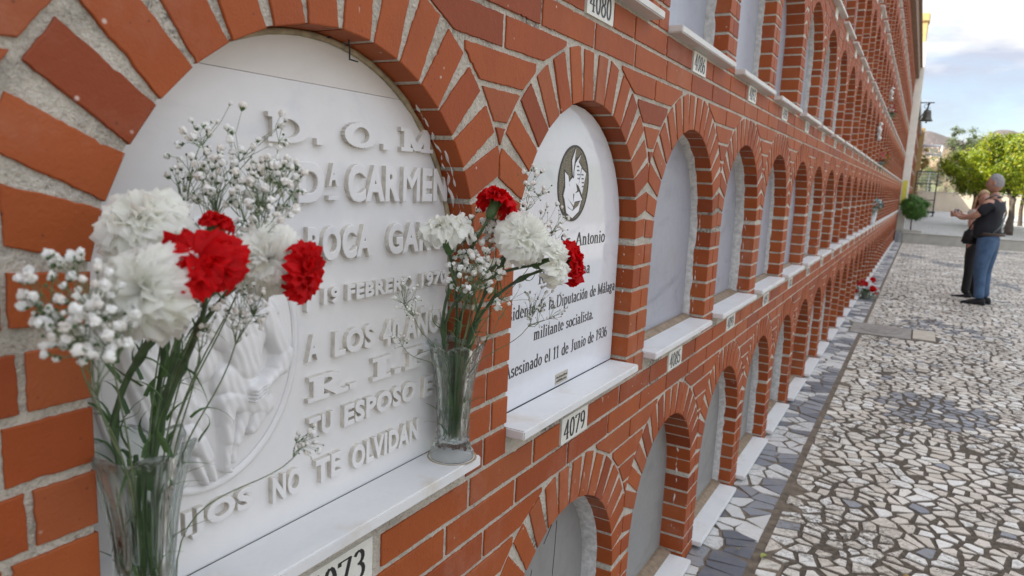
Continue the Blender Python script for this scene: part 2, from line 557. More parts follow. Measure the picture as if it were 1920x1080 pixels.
GL = {
    '0': (.5, [arc(.25, .5, .19, .49, 0, 360, 18)]),
    '1': (.4, [[(.2, 0), (.2, 1)], [(.06, .85), (.2, .98)], sf(.2, 0)]),
    '2': (.5, [arc(.25, .76, .19, .23, 165, -35) + [(.05, .02)], [(.05, .03), (.46, .03), (.48, .14)]]),
    '3': (.5, [arc(.24, .77, .17, .22, 150, -90), arc(.22, .28, .22, .27, 90, -155)]),
    '4': (.52, [[(.36, 0), (.36, 1)], [(.36, 1), (.03, .3)], [(.03, .3), (.5, .3)], sf(.36, 0, .1)]),
    '5': (.5, [[(.1, .97), (.44, .97)], [(.1, .97), (.08, .55)], arc(.22, .3, .22, .29, 125, -155)]),
    '6': (.5, [arc(.25, .29, .19, .28, 0, 360, 14), arc(.42, .4, .37, .58, 110, 180)]),
    '7': (.5, [[(.04, .86), (.05, .97), (.46, .97)], [(.46, .97), (.18, 0)]]),
    '8': (.5, [arc(.25, .76, .16, .22, 0, 360, 14), arc(.25, .27, .2, .26, 0, 360, 14)]),
    '9': (.5, [arc(.25, .7, .19, .28, 0, 360, 14), arc(.08, .6, .36, .58, -70, 0)]),
    'A': (.72, [[(.06, 0), (.35, 1)], [(.35, 1), (.64, 0)], [(.17, .36), (.53, .36)], sf(.06, 0, .1), sf(.64, 0, .12)]),
    'D': (.72, [[(.12, 0), (.12, 1)], [(.02, 0), (.3, 0)], [(.02, 1), (.3, 1)], arc(.28, .5, .36, .5, 90, -90, 12)]),
    'E': (.64, [[(.14, 0), (.14, 1)], [(.03, 0), (.56, 0), (.6, .2)], [(.03, 1), (.54, 1), (.56, .82)], [(.14, .52), (.42, .52)], [(.42, .42), (.42, .62)]]),
    'J': (.4, [[(.24, 1), (.24, .1)], arc(.1, .1, .14, .14, 0, -120, 5), sf(.24, 1)]),
    'M': (.9, [[(.12, 0), (.12, 1)], [(.12, 1), (.43, .05)], [(.43, .05), (.75, 1)], [(.75, 1), (.75, 0)], sf(.12, 0, .1), sf(.75, 0), sf(.08, 1, .08), sf(.79, 1, .08)]),
    'P': (.6, [[(.14, 0), (.14, 1)], sf(.14, 0), [(.03, 1), (.3, 1)], [(.14, .48), (.3, .48)], arc(.3, .74, .22, .26, 90, -90)]),
    'R': (.68, [[(.14, 0), (.14, 1)], sf(.14, 0), [(.03, 1), (.3, 1)], [(.14, .5), (.3, .5)], arc(.3, .75, .22, .25, 90, -90), [(.3, .5), (.58, 0)], sf(.62, 0, .06)]),
    'S': (.56, [arc(.28, .75, .2, .23, 30, 210, 9) + arc(.27, .26, .22, .25, 60, -160, 10)]),
    'I': (.36, [[(.18, 0), (.18, 1)], sf(.18, 0), sf(.18, 1)]),
    'O': (.76, [arc(.38, .5, .3, .48, 0, 360, 20)]),
    'a': (.46, [[(.34, 0), (.34, .45)], arc(.22, .45, .12, .2, 0, 150, 6), arc(.2, .18, .14, .18, 60, 330, 10), sf(.4, 0, .05)]),
    'c': (.44, [arc(.24, .33, .18, .33, 45, 320, 12)]),
    'd': (.52, [[(.4, 0), (.4, 1.02)], [(.32, 1.02), (.4, 1.02)], arc(.24, .33, .17, .33, 0, 360, 14), sf(.44, 0, .05)]),
    'e': (.46, [[(.07, .36), (.39, .36)], arc(.23, .33, .17, .33, 5, 315, 12)]),
    'g': (.48, [arc(.2, .45, .14, .2, 0, 360, 12), arc(.21, -.14, .17, .14, 0, 360, 12), [(.1, .26), (.16, .08), (.3, .02)], [(.3, .6), (.44, .64)]]),
    'i': (.27, [[(.14, 0), (.14, .64)], [(.05, .64), (.14, .64)], sf(.14, 0, .1), [(.14, .84), (.14, .94)]]),
    'l': (.27, [[(.14, 0), (.14, 1.02)], [(.05, 1.02), (.14, 1.02)], sf(.14, 0, .1)]),
    'm': (.8, [[(.12, 0), (.12, .64)], [(.03, .64), (.12, .64)], arc(.25, .42, .13, .22, 160, 0, 6) + [(.38, 0)], arc(.51, .42, .13, .22, 160, 0, 6) + [(.64, 0)], sf(.12, 0, .09), sf(.38, 0, .09), sf(.65, 0, .09)]),
    'n': (.54, [[(.12, 0), (.12, .64)], [(.03, .64), (.12, .64)], arc(.26, .42, .14, .22, 160, 0, 6) + [(.4, 0)], sf(.12, 0, .09), sf(.4, 0, .09)]),
    'o': (.48, [arc(.24, .33, .18, .32, 0, 360, 14)]),
    'p': (.52, [[(.12, -.3), (.12, .64)], [(.03, .64), (.12, .64)], arc(.28, .33, .17, .32, 0, 360, 14), sf(.12, -.3, .1)]),
    'r': (.38, [[(.12, 0), (.12, .64)], [(.03, .64), (.12, .64)], arc(.27, .4, .14, .24, 160, 50, 5), sf(.12, 0, .1)]),
    's': (.38, [arc(.19, .48, .12, .16, 30, 210, 7) + arc(.18, .17, .13, .16, 60, -160, 8)]),
    't': (.3, [[(.14, .84), (.14, .08)], arc(.22, .08, .08, .08, 180, 320, 5), [(.02, .64), (.26, .64)]]),
    'u': (.54, [[(.12, .64), (.12, .2)], arc(.26, .2, .14, .2, 180, 330, 6), [(.4, 0), (.4, .64)], sf(.1, .64, .06), sf(.37, .64, .05), sf(.44, 0, .05)]),
    'x': (.5, [[(.06, .64), (.4, 0)], [(.4, .64), (.06, 0)], sf(.08, .64, .08), sf(.4, .64, .08), sf(.07, 0, .08), sf(.4, 0, .08)]),
    '.': (.24, [[(.1, 0), (.1, .12)]]),
    ' ': (.3, []),
}
GL['á'] = (GL['a'][0], GL['a'][1] + [[(.2, .76), (.3, .96)]])
GL['ó'] = (GL['o'][0], GL['o'][1] + [[(.22, .76), (.34, .96)]])


def strokes(mb, text, y0, z0, w, h, x, dx, thick=.15, thin=.05, mi=0, gap=.04):
    """write text on a plane of constant x; w total width (None: natural), h capital height, dx relief"""
    tot = sum(GL[c][0] + gap for c in text)
    sx = (w / tot) if w else h
    cx = 0.0
    k = 0
    for c in text:
        adv, st = GL[c]
        for line in st:
            for i in range(len(line) - 1):
                (ax, ay), (bx, by) = line[i], line[i + 1]
                L = hypot(bx - ax, by - ay)
                if L < 1e-6:
                    continue
                t = thin + (thick - thin) * abs(by - ay) / L
                ux, uy = (bx - ax) / L, (by - ay) / L
                e = thin * .4
                ax2, ay2, bx2, by2 = ax - ux * e, ay - uy * e, bx + ux * e, by + uy * e
                nx, ny = -uy * t / 2, ux * t / 2
                q = [(ax2 + nx, ay2 + ny), (ax2 - nx, ay2 - ny), (bx2 - nx, by2 - ny), (bx2 + nx, by2 + ny)]
                k += 1
                mb.prism([(y0 + (cx + px) * sx, z0 + py * h) for px, py in q], x, x + dx + (k % 7) * 2e-5, mi)
        cx += adv + gap


def block_text(s, y0, y1, z0, z1, x, thick, bold=.035, extent=None):
    """raised block capitals; returns (verts, faces)"""
    cu = bpy.data.curves.new('t', 'FONT')
    cu.body = s
    cu.extrude = 0.1
    cu.offset = bold
    cu.space_character = 1.12
    cu.resolution_u = 4
    cu.bevel_depth = 0.018
    cu.bevel_resolution = 1
    ob = bpy.data.objects.new('t', cu)
    COL.objects.link(ob)
    dg = bpy.context.evaluated_depsgraph_get()
    me = bpy.data.meshes.new_from_object(ob.evaluated_get(dg))
    vs = [v.co.copy() for v in me.vertices]
    fs = [tuple(p.vertices) for p in me.polygons]
    bpy.data.objects.remove(ob)
    bpy.data.curves.remove(cu)
    bpy.data.meshes.remove(me)
    xa, xb = min(v.x for v in vs), max(v.x for v in vs)
    ya, yb = min(v.y for v in vs), max(v.y for v in vs)
    if extent:
        ya, yb = extent
    za = max(v.z for v in vs)
    res = [(x + (v.z / za) * thick, y0 + (v.x - xa) / (xb - xa) * (y1 - y0), z0 + (v.y - ya) / (yb - ya) * (z1 - z0)) for v in vs]
    return res, fs


# ------------------------------------------------------------------ the niche wall
PB, Y1, R = 0.8, 1.49864, 0.33056          # bay, centre of the second niche along the wall, radius of the openings
CH = 0.06376                                # height of a brick course
ZC = {1: 0.3697, 2: 1.3262, 3: 2.2490, 4: 3.0716, 5: 3.8941, 6: 4.7167}
SB = {k: ZC[k] - 0.354 for k in ZC}
SB[1] = 0.016
SB[2] = 0.9720
J0 = {1: ZC[1] - .4549, 2: 0.8713, 3: 1.8278, 4: SB[4] - CH, 5: SB[5] - CH, 6: SB[6] - CH, 7: ZC[6] + .46}
RING = {1: .112, 2: .112, 3: .10, 4: .085, 5: .085, 6: .085}
DEP = 0.105


def ycen(c):
    return Y1 + (c - 1) * PB


def jitter(poly, rng, step, amp, keep=None):
    res = []
    n = len(poly)
    for i in range(n):
        p, q = poly[i], poly[(i + 1) % n]
        L = hypot(q[0] - p[0], q[1] - p[1])
        k = max(1, int(L / step))
        ux, uy = (q[0] - p[0]) / max(L, 1e-9), (q[1] - p[1]) / max(L, 1e-9)
        for j in range(k):
            t = j / k
            y, z = p[0] + (q[0] - p[0]) * t, p[1] + (q[1] - p[1]) * t
            a = 0.0 if (keep and keep((p[0] + q[0]) / 2, (p[1] + q[1]) / 2)) else amp
            dd = (noise.noise(Vector((y * 38, z * 38, i * 3.1))) * .75 + rng.uniform(-.55, .55)) * a
            if rng.random() < .035:
                dd -= a * 1.5
            res.append((y - uy * dd * -1, z + ux * dd * -1))
    return res


def niche_walls(root, c0, c1, rng, near):
    """brickwork and mortar of bays c0..c1; near(c, row) -> detail"""
    bk, mo = MB(), MB()
    for r in range(1, 7):
        zc, sb, j0, jn = ZC[r], SB[r], J0[r], J0[r + 1]
        Re = R + RING[r] + .010
        # plate course, and for the two big rows the course above the arches
        yA, yB = ycen(c0) - .4, ycen(c1) + .4
        y = yA - rng.random() * .2
        while y < yB:
            a, b_ = max(y + .005, yA), min(y + .245, yB)
            y += .2505
            if b_ - a < .03:
                continue
            cc_ = round((a + b_) / 2 / PB - (Y1 - PB) / PB)
            segs = [(a, b_)]
            for c in (cc_ - 1, cc_, cc_ + 1):
                pa, pb = ycen(c) - .077, ycen(c) + .077
                ns = []
                for (s0, s1) in segs:
                    if s1 < pa or s0 > pb:
                        ns.append((s0, s1))
                    else:
                        if pa - s0 > .015:
                            ns.append((s0, pa - .004))
                        if s1 - pb > .015:
                            ns.append((pb + .004, s1))
                segs = ns
            if r == 1:
                segs = []
            for s0, s1 in segs:
                c = round(((s0 + s1) / 2 - Y1) / PB + 1)
                poly = [(s0, j0 + .005), (s1, j0 + .005), (s1, j0 + CH - .005), (s0, j0 + CH - .005)]
                d = near(c, r)
                if d:
                    bk.prism(jitter(poly, rng, .006, .0011), -.02, rng.uniform(-.0008, .0008), 0, .0012)
                else:
                    bk.prism(poly, -.012, rng.uniform(-.0008, .0008))
        if r <= 2:
            y = yA - .12 - rng.random() * .1
            while y < yB:
                a, b_ = max(y + .005, yA), min(y + .245, yB)
                y += .2505
                if b_ - a < .03:
                    continue
                poly = [(a, jn - CH + .005), (b_, jn - CH + .005), (b_, jn - .005), (a, jn - .005)]
                c = round(((a + b_) / 2 - Y1) / PB + 1)
                if near(c, r):
                    bk.prism(jitter(poly, rng, .006, .0011), -.02, rng.uniform(-.0008, .0008), 0, .0012)
                else:
                    bk.prism(poly, -.012, rng.uniform(-.0008, .0008))
        for c in range(c0, c1 + 1):
            yc = ycen(c)
            nr = near(c, r)
            # voussoirs
            NV = 18
            for i in range(NV):
                th = pi * (i + .5) / NV + rng.uniform(-.008, .008)
                wv = .0492 + rng.uniform(-.0015, .0015)
                e = (cos(th), sin(th))
                t = (-sin(th), cos(th))
                ro = R + RING[r] + rng.uniform(-.003, .003)
                poly = [(yc + e[0] * R - t[0] * wv / 2, zc + e[1] * R - t[1] * wv / 2), (yc + e[0] * ro - t[0] * wv / 2, zc + e[1] * ro - t[1] * wv / 2),
                        (yc + e[0] * ro + t[0] * wv / 2, zc + e[1] * ro + t[1] * wv / 2), (yc + e[0] * R + t[0] * wv / 2, zc + e[1] * R + t[1] * wv / 2)]
                gp = rng.uniform(.002, .006)
                poly = clip(poly, 1, 0, yc - .4 + gp)
                poly = clip(poly, -1, 0, -(yc + .4 - gp))
                poly = clip(poly, 0, -1, -(jn - .004 - (CH if r <= 2 else 0)))
                poly = clip(poly, 0, 1, zc + .001)
                if area(poly) < 6e-5:
                    continue
                if nr:
                    poly = jitter(poly, rng, .006, .0011, keep=lambda a, b: hypot(a - yc, b - zc) < R + .006)
                    bk.prism(poly, -DEP, rng.uniform(-.0008, .0008), 0, .0012)
                else:
                    bk.prism(poly, -DEP, rng.uniform(-.0008, .0008))
            # pier to the right of this niche
            yp = yc + .4
            k = 0
            while True:
                z0 = j0 + k * CH + .005
                z1 = min(j0 + (k + 1) * CH - .005, zc - .004)
                k += 1
                if z0 > zc - .02:
                    break
                if z1 < .0 or (r > 1 and k == 1):
                    continue
                z0 = max(z0, .0 if r > 1 else .002)
                js = .010 if k % 2 else -.012
                for (a, b_) in ((yp - .4 + R, yp + js - .004), (yp + js + .004, yp + .4 - R)):
                    poly = [(a, z0), (b_, z0), (b_, z1), (a, z1)]
                    if nr:
                        poly = jitter(poly, rng, .006, .0011, keep=lambda p, q: abs(abs(p - yp) - (.4 - R)) < .002)
                        bk.prism(poly, -DEP, rng.uniform(-.0008, .0008), 0, .0012)
                    else:
                        bk.prism(poly, -DEP, rng.uniform(-.0008, .0008))
            # spandrel above the pier
            k = 2 if r <= 2 else 1
            while True:
                z1, z0 = jn - (k - 1) * CH - .005, jn - k * CH + .005
                k += 1
                if z1 < zc + sqrt(max(0, Re * Re - .16)) + .004 or k > 9:
                    break
                cents = ([-.125, .125] if k == 3 else [0]) if r <= 2 else ([-.125, .125] if k % 2 else [0, -.25, .25])
                for ce in cents:
                    a, b_ = yp + ce - .12, yp + ce + .12
                    poly = [(max(a, yp - .396), z0), (min(b_, yp + .396), z0), (min(b_, yp + .396), z1), (max(a, yp - .396), z1)]
                    if poly[1][0] - poly[0][0] < .02:
                        continue

                    def xa(z):
                        q = Re * Re - (z - zc) ** 2
                        return sqrt(q) if q > 0 else 0.0
                    zm = min(max(z0, zc), zc + Re)
                    y0_, y1_ = xa(z0), xa(min(z1, zc + Re * .999))
                    # chord of the left ring and of the right ring
                    for sgn in (1, -1):
                        ax, az = sgn * (-.4 + y0_), z0
                        bx, bz = sgn * (-.4 + y1_), min(z1, zc + Re * .999)
                        dx_, dz_ = bx - ax, bz - az
                        L = hypot(dx_, dz_)
                        if L < 1e-5:
                            continue
                        nx_, nz_ = dz_ / L, -dx_ / L
                        if nx_ * sgn < 0:
                            nx_, nz_ = -nx_, -nz_
                        poly = clip(poly, nx_, nz_, nx_ * (yp + ax) + nz_ * az + .001)
                        if len(poly) < 3:
                            break
                    if area(poly) < 8e-5:
                        continue
                    if nr:
                        bk.prism(jitter(poly, rng, .006, .0011), -.02, rng.uniform(-.0008, .0008), 0, .0012)
                    else:
                        bk.prism(poly, -.012, rng.uniform(-.0008, .0008))
            # mortar face and reveals
            X = -.0035
            Rm = R + .003
            yl, yr = yc - .4, yc + .4
            zb = j0 if r > 1 else -.02
            mo.add([(X, yl, zb), (X, yr, zb), (X, yr, sb), (X, yl, sb)], [(0, 1, 2, 3)])
            mo.add([(X, yl, sb), (X, yc - Rm, sb), (X, yc - Rm, zc), (X, yl, zc)], [(0, 1, 2, 3)])
            mo.add([(X, yc + Rm, sb), (X, yr, sb), (X, yr, zc), (X, yc + Rm, zc)], [(0, 1, 2, 3)])
            A_ = [(yc + Rm * cos(pi - pi * i / 24), zc + Rm * sin(pi * i / 24)) for i in range(25)]
            mo.add([(X, yl, zc), (X, yl, jn), (X, A_[0][0], zc), (X, A_[0][0], jn)], [(0, 2, 3, 1)])
            mo.add([(X, A_[-1][0], zc), (X, A_[-1][0], jn), (X, yr, zc), (X, yr, jn)], [(0, 2, 3, 1)])
            for i in range(24):
                (ya, za), (yb, zb2) = A_[i], A_[i + 1]
                mo.add([(X, ya, za), (X, yb, zb2), (X, yb, jn), (X, ya, jn)], [(0, 1, 2, 3)])
                mo.add([(X, ya, za), (X, yb, zb2), (-.14, yb, zb2), (-.14, ya, za)], [(0, 3, 2, 1)])
            for sg in (-1, 1):
                yy = yc + sg * Rm
                mo.add([(X, yy, sb), (X, yy, zc), (-.14, yy, zc), (-.14, yy, sb)], [(0, 1, 2, 3)])
    bo = bk.build('brickwork', M['brick'], root)
    mo_ = mo.build('mortar', M['mortar'], root)
    return bo, mo_


rng = random.Random(5)
WALL = thing('niche_wall', 'long tall red brick wall of six rows of arched burial niches filling the left of the photo', 'wall')
CMIN, CMAX = -8, 32
niche_walls(WALL, CMIN, CMAX, rng, lambda c, r: -1 <= c <= 4 and r <= 3)
YE0, YE1 = ycen(CMIN) - .4, ycen(CMAX) + .4
mb = MB()
mb.box(-1.6, -.14, YE0, YE1, -.1, 5.2)
mb.build('wall_core', M['core'], WALL)
mb = MB()
mb.box(-1.6, .10, YE0, YE1, J0[7], J0[7] + .33)
mb.box(-1.7, .16, YE0, YE1, J0[7] + .33, J0[7] + .40)
mb.build('cornice', simple('brown_cornice', (0.20, 0.125, 0.085), .8, .3, 14, .3), WALL)

# sills ------------------------------------------------------------------
cnt = {}


def limited(kind, c, r):
    """the hundred largest of a part are parts of their own"""
    return c >= -1 and ((r <= 3 and c <= 22) or (r == 4 and 3 <= c <= 17) or (r == 5 and 7 <= c <= 16))


def dep(c, r):
    if (c, r) == (0, 2):
        return .052
    if (c, r) == (1, 2):
        return .046
    if r == 1:
        return .084 + .010 * ((c * 7 + 3) % 3) / 2
    h = (c * 13 + r * 7) % 5
    return (.078, .082, .088, .094, .070)[h]


def sill_mesh(mb, c, r):
    yc, sb = ycen(c), SB[r]
    rg = random.Random(c * 31 + r)
    w0, w1 = yc - R + .003, yc + R - .012 + rg.uniform(-.004, .004)
    th = .020
    dz = rg.uniform(-.0015, .0015)
    o = len(mb.v)
    xf = .0376 + rg.uniform(-.003, .003)
    mb.bbox(-dep(c, r) - .0 if (c, r) in ((0, 2), (1, 2)) else -.05, xf, w0, w1, sb + dz, sb + th + dz, .0028)


rest = MB()
n_s = 0
for r in range(1, 7):
    for c in range(CMIN, CMAX + 1):
        if limited('sill', c, r) and n_s < 99:
            mb = MB()
            sill_mesh(mb, c, r)
            mb.build('sill', M['sill'] if r <= 2 else M['sill_old'], WALL)
            n_s += 1
        else:
            yc, sb = ycen(c), SB[r]
            rest.box(-.05, .0376, yc - R + .003, yc + R - .012, sb, sb + .02)
tag(rest.build('sill', M['sill_old'], WALL), kind='stuff')


# slabs, rims and ledges -------------------------------------------------
def arch_poly(yc, zc, zb, rr, n=20):
    return [(yc - rr, zb), (yc + rr, zb)] + [(yc + rr * cos(pi * i / n), zc + rr * sin(pi * i / n)) for i in range(n + 1)]


rest, rest2, n_s = MB(), MB(), 0
rim, led = MB(), MB()
for r in range(1, 7):
    for c in range(CMIN, CMAX + 1):
        if (c, r) in ((0, 2), (1, 2)):
            continue
        yc, zc, d_ = ycen(c), ZC[r], dep(c, r)
        rg = random.Random(c * 17 + r * 5)
        poly = arch_poly(yc, zc, SB[r] + .01, R + .002)
        if limited('slab', c, r) and n_s < 97:
            mb = MB()
            mb.prism(poly, -.14, -d_)
            mt = M['slab_cement'] if r == 1 else (M['slab_light'] if r == 3 else (M['slab'], M['slab'], M['slab_cement'], M['slab_light'])[rg.randrange(4)] if c > 3 else M['slab'])
            mb.build('niche_slab', mt, WALL)
            n_s += 1
        else:
            rest.prism(poly, -.14, -d_)
        # plaster rim round the slab, thicker on some
        if c >= 0 and (c * 5 + r) % 4 != 3:
            wd = rg.uniform(.008, .015)
            xr = -.045 - rg.uniform(0, .02)
            ns = 40
            zb = SB[r] + .02
            pth = [(yc + R, zb + (zc - zb) * i / 14) for i in range(14)] + [(yc + R * cos(pi * i / ns), zc + R * sin(pi * i / ns)) for i in range(ns + 1)] + [(yc - R, zc - (zc - zb) * i / 14) for i in range(1, 15)]
            L = len(pth)
            vs = []
            for i, (y, z) in enumerate(pth):
                w_ = wd * (1 + .22 * noise.noise(Vector((y * 20, z * 20, c))))
                xx = xr + .006 * noise.noise(Vector((y * 28, z * 28, c + 9)))
                if z > zc:
                    dx_, dz_ = yc - y, zc - z
                    q = hypot(dx_, dz_)
                    dx_, dz_ = dx_ / q, dz_ / q
                else:
                    dx_, dz_ = (-1 if y > yc else 1), 0
                vs += [(xx, y - dx_ * .0004, z), (xx - .006, y + dx_ * w_ * .6, z + dz_ * w_ * .6), (-d_ - .001, y + dx_ * w_, z + dz_ * w_)]
            fs = []
            for i in range(L - 1):
                for k in range(2):
                    fs.append((i * 3 + k, i * 3 + k + 1, i * 3 + 4 + k, i * 3 + 3 + k))
            rim.add(vs, fs)
        # ledge of brown mortar between slab and sill
        zt = SB[r] + .02
        led.prism([(yc - R, zt - .02), (yc + R, zt - .02), (yc + R, zt + .012), (yc - R, zt + .012)], -.14, -d_ + .012)
        led.add([(-d_ + .012, yc - R, zt + .012), (-d_ + .012, yc + R, zt + .012), (-.044, yc + R, zt - .001), (-.044, yc - R, zt - .001)], [(0, 3, 2, 1)])
tag(rest.build('niche_slab', M['slab'], WALL), kind='stuff')
rim.build('plaster_rim', simple('pale_plaster', (0.47, 0.46, 0.44), .9, .25, 60, .5), WALL, smooth=True)
led.build('mortar_ledge', M['ledge'], WALL)

# number plates ----------------------------------------------------------
n_s = 0
rest = MB()
for r in range(2, 7):
    for c in range(-1, CMAX + 1):
        yc, j0 = ycen(c), J0[r]
        num = 4071 + r + 6 * c
        tilt = random.Random(num).uniform(-.0015, .0015)
        z0, z1 = j0 + .003, j0 + (.0665 if r == 2 else .0655)
        args = (-.004, .0016, yc - .073, yc + .073, z0 + tilt, z1 + tilt)
        if r > 3 and n_s >= 99 or c > 20 or r > 4 or (r == 4 and c < 3):
            rest.box(*args)
            continue
        mb = MB()
        mb.box(*args)
        p = mb.build('number_plate', M['plate'], WALL)
        n_s += 1
        if c >= 0 and c < 14 and r <= 3:
            mb = MB()
            strokes(mb, str(num), yc - .060, z0 + tilt + .0085, .120, .0455, .0016, .0005, .14, .05, 0, .07)
            mb.build('numerals', M['black'], p)
tag(rest.build('number_plate', M['plate'], WALL), kind='stuff')

# the near carved memorial slab (row two) -------------------------------------
XS = -.052
yc, zc = ycen(0), ZC[2]
zs = SB[2] + .020
slab = MB()
seam = 1.592
Rr = R - .002
# main leaf of the slab below the seam, top piece above it
a_s = math.asin((seam - zc) / Rr)
pl = [(yc - Rr, zs + .0002), (yc + Rr, zs + .0002)] + [(yc + Rr * cos(a_s * i / 10), zc + Rr * sin(a_s * i / 10)) for i in range(11)] + \
     [(yc - Rr * cos(a_s * (10 - i) / 10), zc + Rr * sin(a_s * (10 - i) / 10)) for i in range(11)]
slab.prism(pl, -.12, XS, 0, .0008)
SL = slab.build('memorial_slab', M['marble'], WALL)
SL['label'] = 'white marble memorial slab with raised lettering and a carved medallion'
mb = MB()
a1 = pi - a_s
mb.prism([(yc + Rr * cos(a_s + (a1 - a_s) * i / 20), zc + .0005 + Rr * sin(a_s + (a1 - a_s) * i / 20)) for i in range(21)], -.12, XS - .0005, 0, .0006)
mb.build('arched_top_piece', M['marble_cream'], SL)
# sealing bead round the arch
mb = MB()
bead = [(yc - (R - .004) * cos(a), zc + (R - .004) * sin(a)) for a in [pi * i / 40 for i in range(41)]]
mb.tube([(XS + .002 + .002 * noise.noise(Vector((y * 30, z * 30, 0))), y, z) for y, z in bead], [.0045 + .002 * noise.noise(Vector((y * 40, z * 40, 3))) for y, z in bead], 6)
mb.build('sealing_bead', simple('yellowed_sealant', (0.33, 0.27, 0.17), .8, .35, 50, .4), SL, smooth=True)
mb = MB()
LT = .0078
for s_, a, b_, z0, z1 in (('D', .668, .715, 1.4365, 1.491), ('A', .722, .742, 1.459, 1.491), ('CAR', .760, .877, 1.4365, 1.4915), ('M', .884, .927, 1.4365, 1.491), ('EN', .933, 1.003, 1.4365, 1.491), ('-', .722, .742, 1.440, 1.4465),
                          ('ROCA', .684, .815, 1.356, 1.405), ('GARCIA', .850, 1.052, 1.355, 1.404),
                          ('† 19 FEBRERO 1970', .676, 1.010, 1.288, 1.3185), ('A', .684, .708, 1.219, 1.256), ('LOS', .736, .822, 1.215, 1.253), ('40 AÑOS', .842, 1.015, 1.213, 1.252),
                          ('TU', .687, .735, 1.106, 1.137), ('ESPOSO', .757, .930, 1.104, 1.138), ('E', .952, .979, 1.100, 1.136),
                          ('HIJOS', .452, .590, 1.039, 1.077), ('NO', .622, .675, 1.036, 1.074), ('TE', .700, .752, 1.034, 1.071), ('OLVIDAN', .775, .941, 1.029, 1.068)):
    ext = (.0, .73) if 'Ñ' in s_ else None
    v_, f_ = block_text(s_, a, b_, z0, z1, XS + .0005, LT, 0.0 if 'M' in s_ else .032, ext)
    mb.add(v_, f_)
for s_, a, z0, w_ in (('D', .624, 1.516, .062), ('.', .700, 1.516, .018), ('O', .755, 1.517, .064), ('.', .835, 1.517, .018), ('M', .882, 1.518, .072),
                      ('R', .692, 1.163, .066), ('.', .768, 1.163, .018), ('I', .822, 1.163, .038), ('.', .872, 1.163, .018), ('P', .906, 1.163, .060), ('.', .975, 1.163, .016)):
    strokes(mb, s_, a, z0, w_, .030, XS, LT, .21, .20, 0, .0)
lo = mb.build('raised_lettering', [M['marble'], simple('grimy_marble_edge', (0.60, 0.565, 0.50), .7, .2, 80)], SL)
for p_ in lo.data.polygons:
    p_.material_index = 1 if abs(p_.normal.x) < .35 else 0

# medallion: a plain generic draped seated figure in low relief
mb = MB()
mc, mr_y, mr_z = (.534, 1.256), .135, .163
rimv = []
NT = 56


def ell(k, s):
    return (mc[0] + mr_y * s * cos(2 * pi * k / NT), mc[1] + mr_z * s * sin(2 * pi * k / NT))


prof = [(1.03, 0.0), (1.02, .0035), (.995, .0040), (.975, .0028), (.96, .0006)]
vs, fs = [], []
for (s_, h) in prof:
    for k in range(NT):
        y, z = ell(k, s_)
        vs.append((XS + h, y, z))
for i in range(len(prof) - 1):
    for k in range(NT):
        k2 = (k + 1) % NT
        fs.append((i * NT + k, i * NT + k2, (i + 1) * NT + k2, (i + 1) * NT + k))
mb.add(vs, fs)
mb.build('medallion_rim', M['marble'], SL, smooth=True)


def relief(y, z):
    """height of the carved figure"""
    h = 0.0

    def seg(ax, az, bx, bz, r0, r1, hh):
        nonlocal h
        dx_, dz_ = bx - ax, bz - az
        t = max(0, min(1, ((y - ax) * dx_ + (z - az) * dz_) / (dx_ * dx_ + dz_ * dz_ + 1e-9)))
        q = hypot(y - ax - dx_ * t, z - az - dz_ * t)
        rr = r0 + (r1 - r0) * t
        if q < rr:
            h = max(h, 1.25 * hh * (1 - (q / rr) ** 3) ** .5)
    seg(.582, 1.262, .583, 1.238, .030, .024, .013)      # body under the robe
    seg(.560, 1.300, .585, 1.275, .040, .032, .012)     # chest
    seg(.548, 1.345, .548, 1.352, .020, .022, .014)     # head under a veil
    seg(.575, 1.355, .628, 1.300, .012, .010, .009)     # veil falling at the back
    seg(.628, 1.300, .650, 1.235, .010, .007, .008)
    seg(.608, 1.300, .640, 1.242, .017, .013, .015)     # upper arm
    seg(.640, 1.240, .634, 1.226, .016, .015, .016)     # rolled sleeve
    seg(.632, 1.224, .606, 1.208, .0095, .007, .016)    # wrist
    seg(.604, 1.209, .586, 1.205, .0100, .009, .019)    # hands laid together
    for q_ in range(4):
        seg(.600 - q_ * .001, 1.214 - q_ * .0045, .583 - q_ * .001, 1.207 - q_ * .0045, .0027, .0022, .0225)
    seg(.556, 1.222, .602, 1.196, .022, .020, .011)     # cloth round the lap
    seg(.552, 1.200, .610, 1.180, .015, .018, .012)
    seg(.606, 1.180, .590, 1.153, .018, .009, .011)     # hanging fold
    seg(.553, 1.200, .552, 1.150, .0130, .0085, .013)   # shin
    seg(.552, 1.150, .549, 1.116, .0085, .0055, .011)
    seg(.549, 1.113, .556, 1.108, .0055, .0038, .009)   # foot
    seg(.580, 1.178, .566, 1.142, .0105, .0075, .010)
    seg(.566, 1.142, .560, 1.120, .0075, .0050, .009)
    seg(.512, 1.158, .523, 1.136, .0120, .0095, .012)   # small kneeling figure
    seg(.523, 1.136, .532, 1.106, .0085, .0045, .010)
    seg(.510, 1.134, .522, 1.104, .0080, .0040, .009)
    seg(.500, 1.170, .512, 1.158, .0150, .0130, .011)
    seg(.486, 1.214, .520, 1.184, .0160, .0160, .006)   # open book
    seg(.460, 1.250, .500, 1.200, .0300, .0200, .008)
    seg(.440, 1.300, .470, 1.180, .0240, .0200, .007)
    seg(.480, 1.330, .520, 1.250, .0300, .0240, .009)
    if h > .001:
        h += .0005 * sin((y * 1.3 + z * .5) * 420 + 3 * noise.noise(Vector((y * 30, z * 30, 1)))) * min(1, h / .008)
    return h


